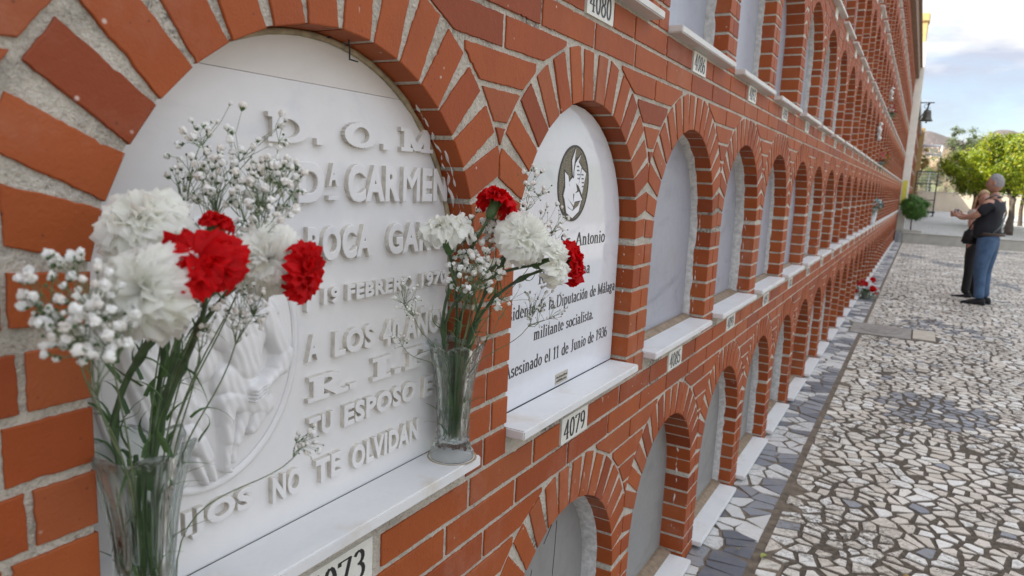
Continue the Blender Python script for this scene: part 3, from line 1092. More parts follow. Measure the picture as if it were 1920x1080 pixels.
mb = MB()
NY, NZ = 190, 260
vs = []
idx = {}
for i in range(NY + 1):
    for j in range(NZ + 1):
        y = mc[0] + mr_y * .97 * (2 * i / NY - 1)
        z = mc[1] + mr_z * .97 * (2 * j / NZ - 1)
        idx[i, j] = len(vs)
        vs.append((XS + .0005 + max(0.0, relief(y, z)), y, z))
fs = []
for i in range(NY):
    for j in range(NZ):
        y = mc[0] + mr_y * .97 * (2 * (i + .5) / NY - 1)
        z = mc[1] + mr_z * .97 * (2 * (j + .5) / NZ - 1)
        if ((y - mc[0]) / mr_y) ** 2 + ((z - mc[1]) / mr_z) ** 2 < .955 ** 2:
            fs.append((idx[i, j], idx[i + 1, j], idx[i + 1, j + 1], idx[i, j + 1]))
mb.add(vs, fs)
mb.build('relief_figure', M['marble'], SL, smooth=True)

# splashes of plaster left on the bricks inside the near arch and on other jambs
mb = MB()
for (cc, rr_, a0, a1, xx, w_, sd) in ((0, 2, 52, 8, -.038, .0045, 1), (0, 2, 36, -14, -.026, .0030, 2), (0, 2, 20, -2, -.018, .0022, 5), (1, 2, -2, -30, -.030, .0022, 3), (2, 2, 10, -60, -.045, .0026, 4), (3, 2, 5, -55, -.045, .0026, 6), (1, 1, 20, -20, -.050, .0030, 7), (2, 1, 24, -40, -.052, .0034, 8)):
    y_, z_ = ycen(cc), ZC[rr_]
    pts, rad = [], []
    for k in range(60):
        a = a0 + (a1 - a0) * k / 59
        if a > 0:
            py, pz = y_ + (R + .0006) * cos(radians(a)), z_ + (R + .0006) * sin(radians(a))
        else:
            py, pz = y_ + R + .0006, z_ + radians(a) * R
        n_ = noise.noise(Vector((k * .35, sd * 3.7, 0)))
        pts.append((xx + .006 * noise.noise(Vector((k * .2, sd, 2))), py, pz))
        rad.append(max(.0002, w_ * (n_ * 1.5 + .12 + .4 * noise.noise(Vector((k * .11, sd, 5))))))
    mb.tube(pts, rad, 6)
mb.build('plaster_splash', simple('white_splash', (0.60, 0.57, 0.54), .9, .2, 90, .4), WALL, smooth=True)

# little iron hook at the crown of the arch
mb = MB()
mb.tube([(-.030, .742, 1.668), (-.028, .743, 1.640), (-.028, .743, 1.628)], .0011, 6)
mb.tube([(-.028, .743, 1.629), (-.026, .757, 1.628)], .0011, 6)
mb.tube([(-.052, .715, 1.650), (-.030, .742, 1.666)], .0011, 6)
tag(mb.build('wire_hook', M['iron']), 'small black bent wire hook hanging at the crown of the nearest arch', 'hook')

# the polished memorial slab of the second niche ---------------------------------
XP = -.046
yc = ycen(1)
mb = MB()
mb.prism(arch_poly(yc, zc, zs + .001, R - .006), -.12, XP, 0, .0008)
S2 = mb.build('memorial_slab', M['marble_polish'], WALL)
S2['label'] = 'polished pale marble memorial slab with black painted inscription and round emblem'
mb = MB()
for s_, a, b_, z0, h in (('Excmo. Sr. Antonio', 1.276, 1.724, 1.3275, .0310), ('Román Reina', 1.361, 1.640, 1.2545, .0290), ('Presidente de la Diputación de Málaga', 1.182, 1.817, 1.190, .0275),
                         ('militante socialista.', 1.352, 1.682, 1.130, .0270), ('Asesinado el 11 de Junio de 1936', 1.230, 1.783, 1.066, .0285)):
    strokes(mb, s_, a, z0, b_ - a, h, XP, .0006, .125, .045)
mb.build('inscription', M['black'], S2)
mb = MB()
mb.box(XP, XP + .0012, 1.474, 1.540, .999, 1.024)
lp = mb.build('maker_plate', simple('bronze_plate', (0.42, 0.38, 0.31), .5, .3, 300), S2)
mb = MB()
rg = random.Random(3)
for row, zz in ((0, 1.013), (1, 1.004)):
    y = 1.478
    while y < 1.533:
        w_ = rg.uniform(.002, .005)
        mb.box(XP + .0012, XP + .0015, y, y + w_, zz, zz + rg.uniform(.003, .006))
        y += w_ + .0014
mb.build('small_lettering', M['black'], lp)
# emblem: speckled gilt disc, dark ring, white hand with quill and open book
ec, er = (1.511, 1.4745), .0835
EM = MB()
EM.prism([(ec[0] + er * cos(2 * pi * k / 48), ec[1] + (er + .004) * sin(2 * pi * k / 48)) for k in range(48)], XP, XP + .0010)
m_, nt_, b__ = new_mat('speckled_gilt')
g_ = N(nt_)
co_ = g_('TexCoord').outputs['Object']
nt_.links.new(g_.ramp(noise_n(g_, co_, 420, 2, .8), [(.38, (.03, .026, .018)), (.52, (.14, .115, .07)), (.68, (.38, .33, .23))]), b__.inputs['Base Color'])
b__.inputs['Roughness'].default_value = .5
eo = EM.build('emblem', m_, S2)
mb = MB()


def epoly(pts):
    return [(ec[0] + p[0] * er, ec[1] + p[1] * er) for p in pts]


bl, wh = MB(), MB()
ring_o = [(1.0, 1.05), (.94, .99)]
for k in range(48):
    a0, a1 = 2 * pi * k / 48, 2 * pi * (k + 1) / 48
    bl.prism(epoly([(cos(a0), 1.05 * sin(a0)), (cos(a1), 1.05 * sin(a1)), (.945 * cos(a1), .995 * sin(a1)), (.945 * cos(a0), .995 * sin(a0))]), XP, XP + .0016)
shapes = [[(-.62, .30), (-.40, .20), (-.30, -.05), (-.05, -.20), (.05, -.62), (-.35, -.40), (-.55, -.1)],          # arm
          [(-.34, .02), (-.12, .16), (.10, .06), (.22, -.20), (.02, -.30), (-.18, -.14)],                          # hand
          [(-.05, .10), (.12, .66), (.42, .46), (.28, -.06)], [(.30, -.06), (.46, .42), (.76, .30), (.56, -.30)],  # pages
          [(.02, -.62), (.06, -.28), (.34, -.22), (.60, -.46), (.10, -.50)],
          [(-.58, -.38), (-.32, -.66), (.0, -.76), (.36, -.62), (.54, -.42), (.40, -.78), (.0, -.96), (-.40, -.80)],  # bowl
          [(-.55, -.1), (-.33, -.42), (.02, -.66), (-.02, -.74), (-.42, -.6), (-.64, -.34)]]
for q in ([(-.12, .22), (-.22, .62), (-.02, .96), (-.06, .60)], [(-.08, .2), (.02, .56), (.34, .80), (.12, .50)]):
    shapes.append(q)
for i, q in enumerate(shapes):
    cx_, cz_ = sum(a for a, b in q) / len(q), sum(b for a, b in q) / len(q)
    big = [(cx_ + (a - cx_) * 1.14 + (.02 if a > cx_ else -.02), cz_ + (b - cz_) * 1.14 + (.02 if b > cz_ else -.02)) for a, b in q]
    bl.prism(epoly(big), XP, XP + .0013 + i * 5e-5)
    wh.prism(epoly(q), XP, XP + .0020 + i * 5e-5)
for (u, v) in [(.10 + .09 * (i % 2) + .035 * j, .46 - .11 * j) for i in range(2) for j in range(4)] + [(.44 + .08 * (i % 2) + .03 * j, .24 - .11 * j) for i in range(2) for j in range(4)]:
    bl.prism(epoly([(u, v), (u + .045, v - .01), (u + .05, v + .03), (u, v + .035)]), XP + .002, XP + .0029)
bl.build('dark_outline', M['black'], eo)
wh.build('hand_and_book', simple('white_inlay', (0.74, 0.75, 0.78), .3, .06), eo)

# cream pilaster at the end of the wall and the wall that goes on behind it ------------
mb = MB()
mb.bbox(-.35, .22, YE1 + .02, YE1 + .32, .02, 6.3, .012)
PIL = tag(mb.build('pilaster', simple('cream_render', (0.80, 0.78, 0.70), .8, .06, 6, .1)), 'tall cream rendered pilaster at the far end of the brick niche wall', 'pilaster')
mb = MB()
mb.box(-.30, .225, YE1 + .005, YE1 + .34, .018, .07)
mb.build('dark_base', M['iron'], PIL)
mb = MB()
mb.box(.03, .17, YE1 + .012, YE1 + .02, 1.15, 1.95)
mb.build('yellow_notice', simple('yellow_notice', (0.72, 0.66, 0.10), .6, .12, 20), PIL)
mb = MB()
mb.bbox(-.38, .15, YE1 + .34, YE1 + .9, 6.05, 7.0, .02)
mb.bbox(-.42, .18, YE1 + .30, YE1 + .95, 7.0, 7.25, .02)
mb.build('capital', simple('ochre_render', (0.62, 0.45, 0.19), .8, .1, 8, .1), PIL)
FARW = thing('far_niche_wall', 'second stretch of brick niche wall seen past the cream pilaster', 'wall')
CF0, CF1 = 34, 84
niche_walls(FARW, CF0, CF1, rng, lambda c, r: False)
rest, rest2 = MB(), MB()
for r in range(1, 7):
    for c in range(CF0, CF1 + 1):
        yc, sb = ycen(c), SB[r]
        rest.box(-.05, .0376, yc - R + .003, yc + R - .012, sb, sb + .02)
        rest2.prism(arch_poly(yc, ZC[r], SB[r] + .01, R + .002, 10), -.14, -.085)
tag(rest.build('sill', M['sill_old'], FARW), kind='stuff')
tag(rest2.build('niche_slab', M['slab'], FARW), kind='stuff')
mb = MB()
mb.box(-1.6, -.14, ycen(CF0) - .4, ycen(CF1) + .4, -.1, 5.2)
mb.box(-1.6, .10, ycen(CF0) - .4, ycen(CF1) + .4, J0[7], J0[7] + .33)
mb.box(-.14, -.004, ycen(CF0) - .75, ycen(CF0) - .4, 0, 5.2)
mb.build('wall_core', M['core'], FARW)
mb = MB()
mb.bbox(-.02, .28, 51.1, 51.6, .2, 5.6, .02)
tag(mb.build('ochre_pillar', simple('ochre_pillar_render', (0.36, 0.24, 0.10), .85, .2, 4, .1)), 'ochre brown pillar at the far end of the second niche wall', 'pillar')

# bell on its iron bracket -------------------------------------------------
bx, by, bz = .455, YE1 + .17, 4.42
BELL = thing('wall_bell', 'dark bronze bell hanging from an iron bracket on the cream pilaster', 'bell', (bx, by, bz))
mb = MB()
mb.tube([(-.02, by, bz + .02), (.62, by, bz + .02)], .018, 8)
mb.tube([(.22, by, bz - .52), (.42, by, bz - .2), (.50, by, bz + .01)], .016, 8)
for k in range(2):
    cx_, cz_, rr = ((.40, bz - .09, .055), (.47, bz - .17, .045))[k]
    mb.tube([(cx_ + rr * cos(a), by, cz_ + rr * sin(a)) for a in [2 * pi * i / 14 for i in range(12)]], .008, 6)
mb.tube([(bx, by, bz + .02), (bx, by, bz - .22)], .02, 8)
mb.build('bracket', M['iron'], BELL, loc=(bx, by, bz))
mb = MB()
mb.lathe([(.0, -.20), (.07, -.205), (.10, -.23), (.115, -.30), (.125, -.42), (.15, -.50), (.185, -.55), (.175, -.56), (.14, -.50), (.0, -.48)], 24, (bx, by, bz))
mb.build('bell_body', simple('aged_bronze', (0.10, 0.095, 0.08), .5, .3, 9, .1, .7), BELL, smooth=True, loc=(bx, by, bz))
mb = MB()
mb.tube([(bx, by, bz - .45), (bx, by, bz - .60)], .012, 6)
mb.blob((bx, by, bz - .60), .028, 2)
mb.build('clapper', M['iron'], BELL, loc=(bx, by, bz))

# ------------------------------------------------------------------ ground
WHITES = [(0.44, 0.41, 0.36), (0.62, 0.60, 0.55), (0.70, 0.67, 0.60), (0.58, 0.53, 0.47), (0.74, 0.73, 0.70)]
GREYS = [(0.20, 0.21, 0.23), (0.28, 0.30, 0.33), (0.16, 0.17, 0.20)]
BLUES = [(0.24, 0.26, 0.31), (0.13, 0.145, 0.19), (0.30, 0.32, 0.37), (0.20, 0.22, 0.27)]
GAP = (0.105, 0.085, 0.062)


def sheet(name, x0, x1, y0, y1, z, mat):
    mb = MB()
    mb.add([(x0, y0, z), (x1, y0, z), (x1, y1, z), (x0, y1, z)], [(0, 1, 2, 3)])
    return tag(mb.build(name, mat), kind='structure')


sheet('ground', -3000, 3000, -3000, 3000, -.012, simple('dry_soil', (0.16, 0.13, 0.085), .95, .35, .35))
sheet('mortar_gutter', .0, .35, -6, 25.5, -.004, simple('brown_joint', (0.15, 0.118, 0.085), .95, .45, 22, .9))
M['joint'] = simple('dirty_joint', (0.098, 0.078, 0.056), .95, .5, 55, .9)


def mat_stone(name, cols, dirt, rough):
    m, nt, b = new_mat(name)
    g = N(nt)
    co = g('TexCoord').outputs['Object']
    rnd = g('NewGeometry').outputs['Random Per Island']
    c = g.ramp(rnd, [(i / (len(cols) - 1), x) for i, x in enumerate(cols)], 'CONSTANT' if len(cols) > 3 else 'LINEAR')
    n1 = noise_n(g, co, 55, 6, .7)
    c = g.mix(g.ramp(n1, [(.52, 0), (.72, .35)]), c, (0.24, 0.2, 0.15))
    # stones worn or smeared with old mortar in broad patches
    n5 = noise_n(g, co, 1.7, 4, .6)
    n6 = noise_n(g, co, 38, 6, .8)
    k = g.math('MULTIPLY', g.ramp(n5, [(.42, 0), (.60, 1)]), g.ramp(n6, [(.48, 0), (.55, dirt)]))
    c = g.mix(k, c, (0.10, 0.083, 0.062))
    n7 = noise_n(g, co, 9, 5, .6)
    c = g.mix(g.ramp(n7, [(.5, 0), (.75, .3)]), c, (0.40, 0.33, 0.25))
    nt.links.new(c, b.inputs['Base Color'])
    b.inputs['Roughness'].default_value = rough
    bump(g, b, g.math('ADD', n1, g.math('MULTIPLY', k, -1.0)), .4, .002)
    return m


M['stone_w'] = mat_stone('white_stone', [(0.66, 0.61, 0.52), (0.73, 0.69, 0.61), (0.58, 0.52, 0.435), (0.77, 0.75, 0.69), (0.67, 0.60, 0.51), (0.72, 0.68, 0.61)], .95, .6)
M['stone_g'] = mat_stone('grey_stone', [(0.22, 0.235, 0.26), (0.29, 0.30, 0.32), (0.17, 0.18, 0.20)], .7, .5)
M['stone_b'] = mat_stone('blue_grey_stone', [(0.20, 0.21, 0.235), (0.12, 0.13, 0.155), (0.25, 0.26, 0.28), (0.17, 0.18, 0.205)], .35, .5)
M['stone_bw'] = mat_stone('bright_marble_stone', [(0.62, 0.62, 0.60), (0.56, 0.56, 0.54), (0.68, 0.67, 0.64)], .4, .45)


def crazy(name, x0, x1, y0, y1, sx, sy, gap, ztop, pick, mats, seed, skip=None, grow=0.0):
    """broken stones: cells of a jittered grid cut by half-planes, each with its own gap"""
    rg = random.Random(seed)
    nx = int((x1 - x0) / sx)
    P_, row = {}, []
    y = y0
    j = 0
    ys = []
    while y < y1:
        s_ = sy * (1 + grow * (y - y0))
        ys.append((y, s_))
        y += s_
    for j, (y, s_) in enumerate(ys):
        for i in range(nx):
            P_[i, j] = (x0 + (i + .5 + rg.uniform(-.48, .48)) * (x1 - x0) / nx, y + s_ * (.5 + rg.uniform(-.48, .48)))
    mb = MB()
    for (i, j), p in P_.items():
        if skip and skip(p[0], p[1]):
            continue
        if rg.random() < .012:
            continue
        s_ = ys[j][1]
        mx = max(sx, s_) * 1.3
        poly = [(p[0] - mx, p[1] - mx), (p[0] + mx, p[1] - mx), (p[0] + mx, p[1] + mx), (p[0] - mx, p[1] + mx)]
        poly = clip(poly, 1, 0, x0)
        poly = clip(poly, -1, 0, -x1)
        gb = gap * rg.choice((.7, .85, 1, 1.2, 1.6))
        for di in (-2, -1, 0, 1, 2):
            for dj in (-2, -1, 0, 1, 2):
                if (di or dj) and (i + di, j + dj) in P_:
                    q = P_[i + di, j + dj]
                    dx_, dy_ = p[0] - q[0], p[1] - q[1]
                    L = hypot(dx_, dy_)
                    if L < 1e-6:
                        continue
                    dx_, dy_ = dx_ / L, dy_ / L
                    a = rg.uniform(-.22, .22)
                    ax, ay = dx_ * cos(a) - dy_ * sin(a), dx_ * sin(a) + dy_ * cos(a)
                    mxp, myp = (p[0] + q[0]) / 2, (p[1] + q[1]) / 2
                    poly = clip(poly, ax, ay, ax * mxp + ay * myp + gb * rg.uniform(.35, .8))
                    if len(poly) < 3:
                        break
            if len(poly) < 3:
                break
        if len(poly) < 3:
            continue
        # drop very short edges so that the stones keep few corners
        k = 0
        while k < len(poly) and len(poly) > 4:
            a, b_ = poly[k], poly[(k + 1) % len(poly)]
            if hypot(a[0] - b_[0], a[1] - b_[1]) < .18 * sx:
                poly.pop(k)
            else:
                k += 1
        if area(poly) < sx * s_ * .10:
            continue
        if p[1] < 7:
            cl = []
            for k in range(len(poly)):
                a, b_ = poly[k], poly[(k + 1) % len(poly)]
                L = hypot(a[0] - b_[0], a[1] - b_[1])
                m_n = max(1, int(L / .014))
                for q in range(m_n):
                    t = q / m_n
                    o_ = 0 if q == 0 else rg.uniform(-.0011, .0011)
                    cl.append((a[0] + (b_[0] - a[0]) * t + o_, a[1] + (b_[1] - a[1]) * t + o_))
            poly = cl
        n = len(poly)
        cx_, cy_ = sum(a for a, b_ in poly) / n, sum(b_ for a, b_ in poly) / n
        tx, ty, h = rg.uniform(-.02, .02), rg.uniform(-.02, .02), ztop + rg.uniform(-.0012, .0012)
        vs = [(x + (cx_ - x) * .03, y_ + (cy_ - y_) * .03, h + (x - cx_) * tx + (y_ - cy_) * ty) for x, y_ in poly] + [(x, y_, h - .007) for x, y_ in poly]
        mb.add(vs, [tuple(range(n))] + [(k, n + k, n + (k + 1) % n, (k + 1) % n) for k in range(n)], 1 + pick(cx_, cy_, rg))
    mb.add([(x0 - .004, y0, ztop - .0045), (x1, y0, ztop - .0045), (x1, y1, ztop - .0045), (x0 - .004, y1, ztop - .0045)], [(0, 1, 2, 3)], 0)
    return tag(mb.build(name, mats), kind='structure')


def pick_path(x, y, rg):
    if y > 1 and ((x - .90) / .40) ** 2 + ((y - 5.65) / .42) ** 2 < 1 + rg.uniform(-.15, .15):
        return 0 if rg.random() < .16 else 1
    if y > 9 and (int((y + 1.9 * x) / 3.1) % 3 == 0) and noise.noise(Vector((x * .9, y * .5, 3))) > .12:
        return 1 if rg.random() < .7 else 0
    return 1 if rg.random() < .03 else 0


def pick_border(x, y, rg):
    v = noise.noise(Vector((x * 1.5, y * 1.9, 7.3)))
    f = .93 if (int(y / .8) % 2 == 1) else .5
    return 0 if rg.random() < (f if v < .12 else .25) else 1


DRAIN = lambda x, y: .12 < x < .96 and 8.32 < y < 9.05
crazy('path', .262, 3.4, 1.2, 25.44, .086, .068, .0165, .0, pick_path, [M['joint'], M['stone_w'], M['stone_g']], 11, DRAIN, .012)
sheet('outer_path', 3.4, 9.0, -6, 25.44, .0, mat_paving('white_crazy_paving', 11.5, WHITES, GREYS, .062, GAP, .05, ()))
sheet('near_path', .262, 3.4, -6, 1.2, .0, M['joint'])
crazy('paved_border', .0, .224, 1.2, 25.44, .076, .080, .0085, .0, pick_border, [M['joint'], M['stone_b'], M['stone_bw']], 12, DRAIN, .012)
TERR = MB()
TERR.box(.0 + .03, 9.0, 25.5, 69.0, -.02, .30)
TERR.box(-.3, .03, YE1 + .35, 69.0, -.02, .30)
tag(TERR.build('terrace', [mat_paving('terrace_paving', 10, [(0.38, 0.38, 0.36), (0.46, 0.45, 0.42), (0.33, 0.33, 0.31)], GREYS, .03, (0.2, 0.19, 0.17), .12)]), kind='structure')
mb = MB()
mb.bbox(.24, 9.0, 25.46, 25.50, -.01, .298, .004)
mb.bbox(.24, 9.0, 25.44, 25.85, .301, .325, .004)
tag(mb.build('step', simple('step_concrete', (0.42, 0.41, 0.36), .85, .12, 5, .1)), kind='structure')

# drain cover slab and the square tile beside it -------------------------------
DR = thing('drain_cover', 'worn concrete drain cover slab with an oval lid let into the paving', 'drain cover', (.42, 8.68, 0))
mb = MB()
mb.bbox(.135, .72, 8.33, 9.02, -.01, .006, .003)
mb.build('frame_slab', simple('old_concrete', (0.27, 0.25, 0.22), .9, .25, 12, .3), DR, loc=(.42, 8.68, 0))
mb = MB()
lid = []
for k in range(40):
    a = 2 * pi * k / 40
    lid.append((.43 + .21 * cos(a), 8.68 + .22 * sin(a)))
mb.add([(x, y, .0095) for x, y in lid] + [(x, y, .004) for x, y in lid], [tuple(range(40))] + [(k, 40 + k, 40 + (k + 1) % 40, (k + 1) % 40) for k in range(40)])
mb.build('oval_lid', simple('lid_concrete', (0.25, 0.225, 0.20), .9, .3, 18, .3), DR, loc=(.42, 8.68, 0))
mb = MB()
mb.bbox(.735, .945, 8.42, 9.0, -.01, .007, .003)
tag(mb.build('paving_tile', simple('pink_tile', (0.47, 0.42, 0.34), .8, .15, 14, .2)), 'square beige tile set in the paving beside the drain cover', 'tile')

# fallen leaves
for i, (p, a, L, w_, colr, lab) in enumerate((((.272, 2.86, .006), 1.2, .048, .012, (0.30, 0.34, 0.06), 'fallen green leaf lying across the brown joint at the foot of the photo'),
                                              ((.17, 2.86, .006), 1.9, .017, .009, (0.50, 0.42, 0.12), 'short yellow scrap of leaf on the grey paving by the wall'),
                                              ((.78, 3.02, .006), .3, .03, .012, (0.34, 0.22, 0.05), 'brown curled leaf lying on the white paving stones'))):
    mb = MB()
    n = 8
    vs, fs = [], []
    for k in range(n + 1):
        t = k / n
        ww = w_ * sin(pi * min(1, t * .96 + .02)) ** .7
        for s_ in (-1, 0, 1):
            x_, y_, z_ = (t - .5) * 2 * L, s_ * ww, .002 + .007 * abs(s_) + .006 * sin(t * 4)
            vs.append((p[0] + x_ * cos(a) * .5 - y_ * sin(a), p[1] + x_ * sin(a) * .5 + y_ * cos(a), p[2] + z_))
    for k in range(n):
        for j in range(2):
            fs.append((k * 3 + j, k * 3 + j + 1, k * 3 + j + 4, k * 3 + j + 3))
    mb.add(vs, fs)
    tag(mb.build('fallen_leaf', mat_plant('leaf_%d' % i, [colr, colr], .2), smooth=True), lab, 'leaf')

mb = MB()
rg = random.Random(91)
for k in range(420):
    y = 2.4 + 7 * rg.random() ** 1.6
    x = .24 + rg.random() * .9 if rg.random() < .5 else .01 + rg.random() * 2.2
    mb.blob((x, y, .002), rg.uniform(.0012, .0034), 1, .3, rg, 0, (1, 1, .6))
tag(mb.build('grit', simple('dry_grit', (0.16, 0.12, 0.08), .95, .5, 60)), 'loose grit and crumbs of mortar scattered over the paving', 'grit', kind='stuff')

# ------------------------------------------------------------------ vases
GLASS = mat_glass('cut_glass')


def vase(label, x, y, z, rot, h=.205, rt=.050):
    t = thing('glass_vase', label, 'vase', (x, y, z))
    mb = MB()
    outer = [(.0, .0), (.030, .0), (.0385, .002), (.0395, .007), (.0365, .016), (.0315, .026), (.0290, .036), (.0282, .05), (.0288, .075), (.0305, .10), (.0335, .13), (.0385, .16), (.0445, .185), (rt, h)]
    inner = [(rt - .003, h - .001), (.0410, .184), (.0350, .16), (.0300, .13), (.0272, .10), (.0255, .075), (.0248, .05), (.0245, .032), (.0, .028)]
    n_o = len(outer)
    dense = []
    for i in range(n_o - 1):
        k = 3 if i > 3 else 1
        for q in range(k):
            t_ = q / k
            dense.append((outer[i][0] + (outer[i + 1][0] - outer[i][0]) * t_, outer[i][1] + (outer[i + 1][1] - outer[i][1]) * t_))
    dense.append(outer[-1])
    no = len(dense)

    def fr(th, r, zz, i):
        if r < 1e-6:
            return r, zz
        o = i < no
        a = 6 * (th + rot)
        k = min(1, max(0, (zz - .004) / .02))
        if o:
            lobe = abs(cos(a / 2))
            r2 = r * (1 - .20 * k * (1 - lobe ** .6)) + .0012 * k * cos(a * 3)
            if .015 < zz < .10:
                r2 += .0013 * sin((zz + .008 * abs(sin(a / 2))) * 2 * pi / .0095)
        else:
            r2 = r * (1 - .03 * (1 - abs(cos(a / 2))))
        if zz > .15:
            q = ((zz - .15) / (h - .15)) ** 2
            zz += .009 * q * (abs(cos(a / 2)) - .5) * 1.4
            r2 *= 1 + .05 * q * cos(a)
        return r2, zz
    mb.lathe(dense + inner, 96, (x, y, z), 0, fr)
    mb.build('vase_body', GLASS, t, smooth=True, loc=(x, y, z))
    return t


VA = vase('nearest cut glass vase with scalloped rim in front of the carved marble memorial', .003, .412, zs, .35)
VB = vase('cut glass vase standing on the far corner of the long white marble sill', -.006, .988, zs, .8)

mb = MB()
ringp = [(-.006 + .0405 * cos(2 * pi * k / 48), .988 + .0405 * sin(2 * pi * k / 48)) for k in range(48)]
vs = [(x, y, zs + .0016) for x, y in ringp] + [(-.006 + (x + .006) * 1.09, .988 + (y - .988) * 1.09, zs + .0013) for x, y in ringp]
mb.add(vs, [(k, (k + 1) % 48, 48 + (k + 1) % 48, 48 + k) for k in range(48)])
tag(mb.build('water_stain', simple('brown_stain', (0.36, 0.27, 0.15), .7, .3, 80)), 'brown ring of dried water on the marble round the foot of the farther vase', 'stain')

# ------------------------------------------------------------------ carnations
M['stem'] = simple('carnation_stem', (0.060, 0.105, 0.045), .5, .35, 60)
M['leafg'] = mat_plant('carnation_leaf', [(0.045, 0.10, 0.035), (0.075, 0.15, 0.045), (0.10, 0.19, 0.06)], .25)
M['node'] = simple('pale_green_node', (0.18, 0.27, 0.07), .5, .25, 80)


def mat_petal(name, a, b_, deep):
    m, nt, bs = new_mat(name)
    g = N(nt)
    co = g('TexCoord').outputs['Object']
    rnd = g('NewGeometry').outputs['Random Per Island']
    c = g.ramp(rnd, [(0, a), (1, b_)])
    c = g.mix(g.ramp(noise_n(g, co, 90, 4), [(.4, 0), (.75, .5)]), c, deep)
    nt.links.new(c, bs.inputs['Base Color'])
    bs.inputs['Roughness'].default_value = .6
    bs.inputs['Specular IOR Level'].default_value = .25
    t = g('BsdfTranslucent', {'Color': c})
    mx = g('MixShader', {0: .55, 1: bs.outputs[0], 2: t.outputs[0]})
    nt.links.new(mx.outputs[0], nt.nodes['Material Output'].inputs[0])
    return m


M['white'] = mat_petal('white_petal', (0.93, 0.93, 0.89), (0.95, 0.95, 0.91), (0.91, 0.92, 0.78))
M['red'] = mat_petal('red_petal', (0.66, 0.002, 0.005), (0.80, 0.004, 0.008), (0.44, 0.001, 0.003))
M['pink'] = mat_petal('pink_petal', (0.80, 0.42, 0.42), (0.85, 0.55, 0.52), (0.7, 0.3, 0.3))


def bez(a, b_, c, d, n):
    r = []
    for i in range(n + 1):
        t = i / n
        r.append(a * (1 - t) ** 3 + b_ * 3 * t * (1 - t) ** 2 + c * 3 * t * t * (1 - t) + d * t ** 3)
    return r


def frame_of(ax):
    ax = ax.normalized()
    u = ax.cross(Vector((.2, .1, 1)))
    if u.length < .1:
        u = ax.cross(Vector((1, 0, 0)))
    u.normalize()
    return u, ax.cross(u), ax


def bloom(mb, c, axis, rad, rg, spread=1.0, flat=1.0, n_pet=46):
    """ruffled double carnation: many fan petals with toothed edges"""
    u, v, w = frame_of(axis)
    for k in range(n_pet):
        t = (k + .5) / n_pet
        phi = radians(8 + 92 * t ** .8) * spread * rg.uniform(.88, 1.1)
        az = k * 2.39996 + rg.uniform(-.3, .3)
        L = rad * (.80 + .28 * t) * rg.uniform(.9, 1.08)
        wd = L * rg.uniform(1.35, 1.9)
        nu, nv = 18, 7
        f1, f2, ph = rg.uniform(1.6, 2.8), rg.uniform(3.6, 5.2), rg.uniform(0, 6.28)
        amp = L * rg.uniform(.10, .20)
        rd = u * cos(az) + v * sin(az)
        tg = w.cross(rd)
        vs, fs = [], []
        curl = rg.uniform(.1, .5)
        for j in range(nv + 1):
            s = j / nv
            a = phi * (.35 + .65 * s) + curl * s * s * s
            rr = L * s
            base = rd * (sin(a) * rr) + w * (cos(a) * rr * flat)
            nrm = rd * cos(a) - w * sin(a)
            for i in range(nu + 1):
                q = i / nu - .5
                half = wd * (s ** .75) * (1 - .12 * s)
                edge = (1 - (2 * q) ** 2 * .22)
                tooth = 1 + (.045 if (i % 2) else -.03) * (s ** 6) * rg.uniform(.5, 1.5)
                b2 = base * (edge * tooth if s > .5 else 1 + (edge - 1) * s * 2)
                ruf = amp * s * s * (sin(q * 2 * pi * f1 + ph) + .65 * sin(q * 2 * pi * f2 + ph * 2.1))
                p = b2 + tg * (q * half * .9) + nrm * ruf
                p = p - rd * (abs(q) ** 2 * half * .5 * s)
                vs.append(c + p)
        for j in range(nv):
            for i in range(nu):
                o = j * (nu + 1) + i
                fs.append((o, o + 1, o + nu + 2, o + nu + 1))
        mb.add(vs, fs)


def blade(mb, p, d, L, w_, rg, droop=.5, mi=0, curl=0.0):
    """narrow curling leaf"""
    d = d.normalized()
    side = d.cross(Vector((0, 0, 1)))
    side = side.normalized() if side.length > .1 else Vector((1, 0, 0))
    up_ = side.cross(d)
    n = 7
    vs, fs = [], []
    for i in range(n + 1):
        t = i / n
        a = -droop * t * t * 2 + curl * t * t * t * 3
        q = p + d * (L * t * cos(a * .5)) + up_ * (L * t * sin(a))
        ww = w_ * (1 - t) ** .6 * (.55 + .45 * sin(pi * min(1, t + .25)))
        vs += [q - side * ww + up_ * ww * .5, q - up_ * ww * .15, q + side * ww + up_ * ww * .5]
    for i in range(n):
        for j in range(2):
            fs.append((i * 3 + j, i * 3 + j + 1, i * 3 + 4 + j, i * 3 + 3 + j))
    mb.add(vs, fs, mi)


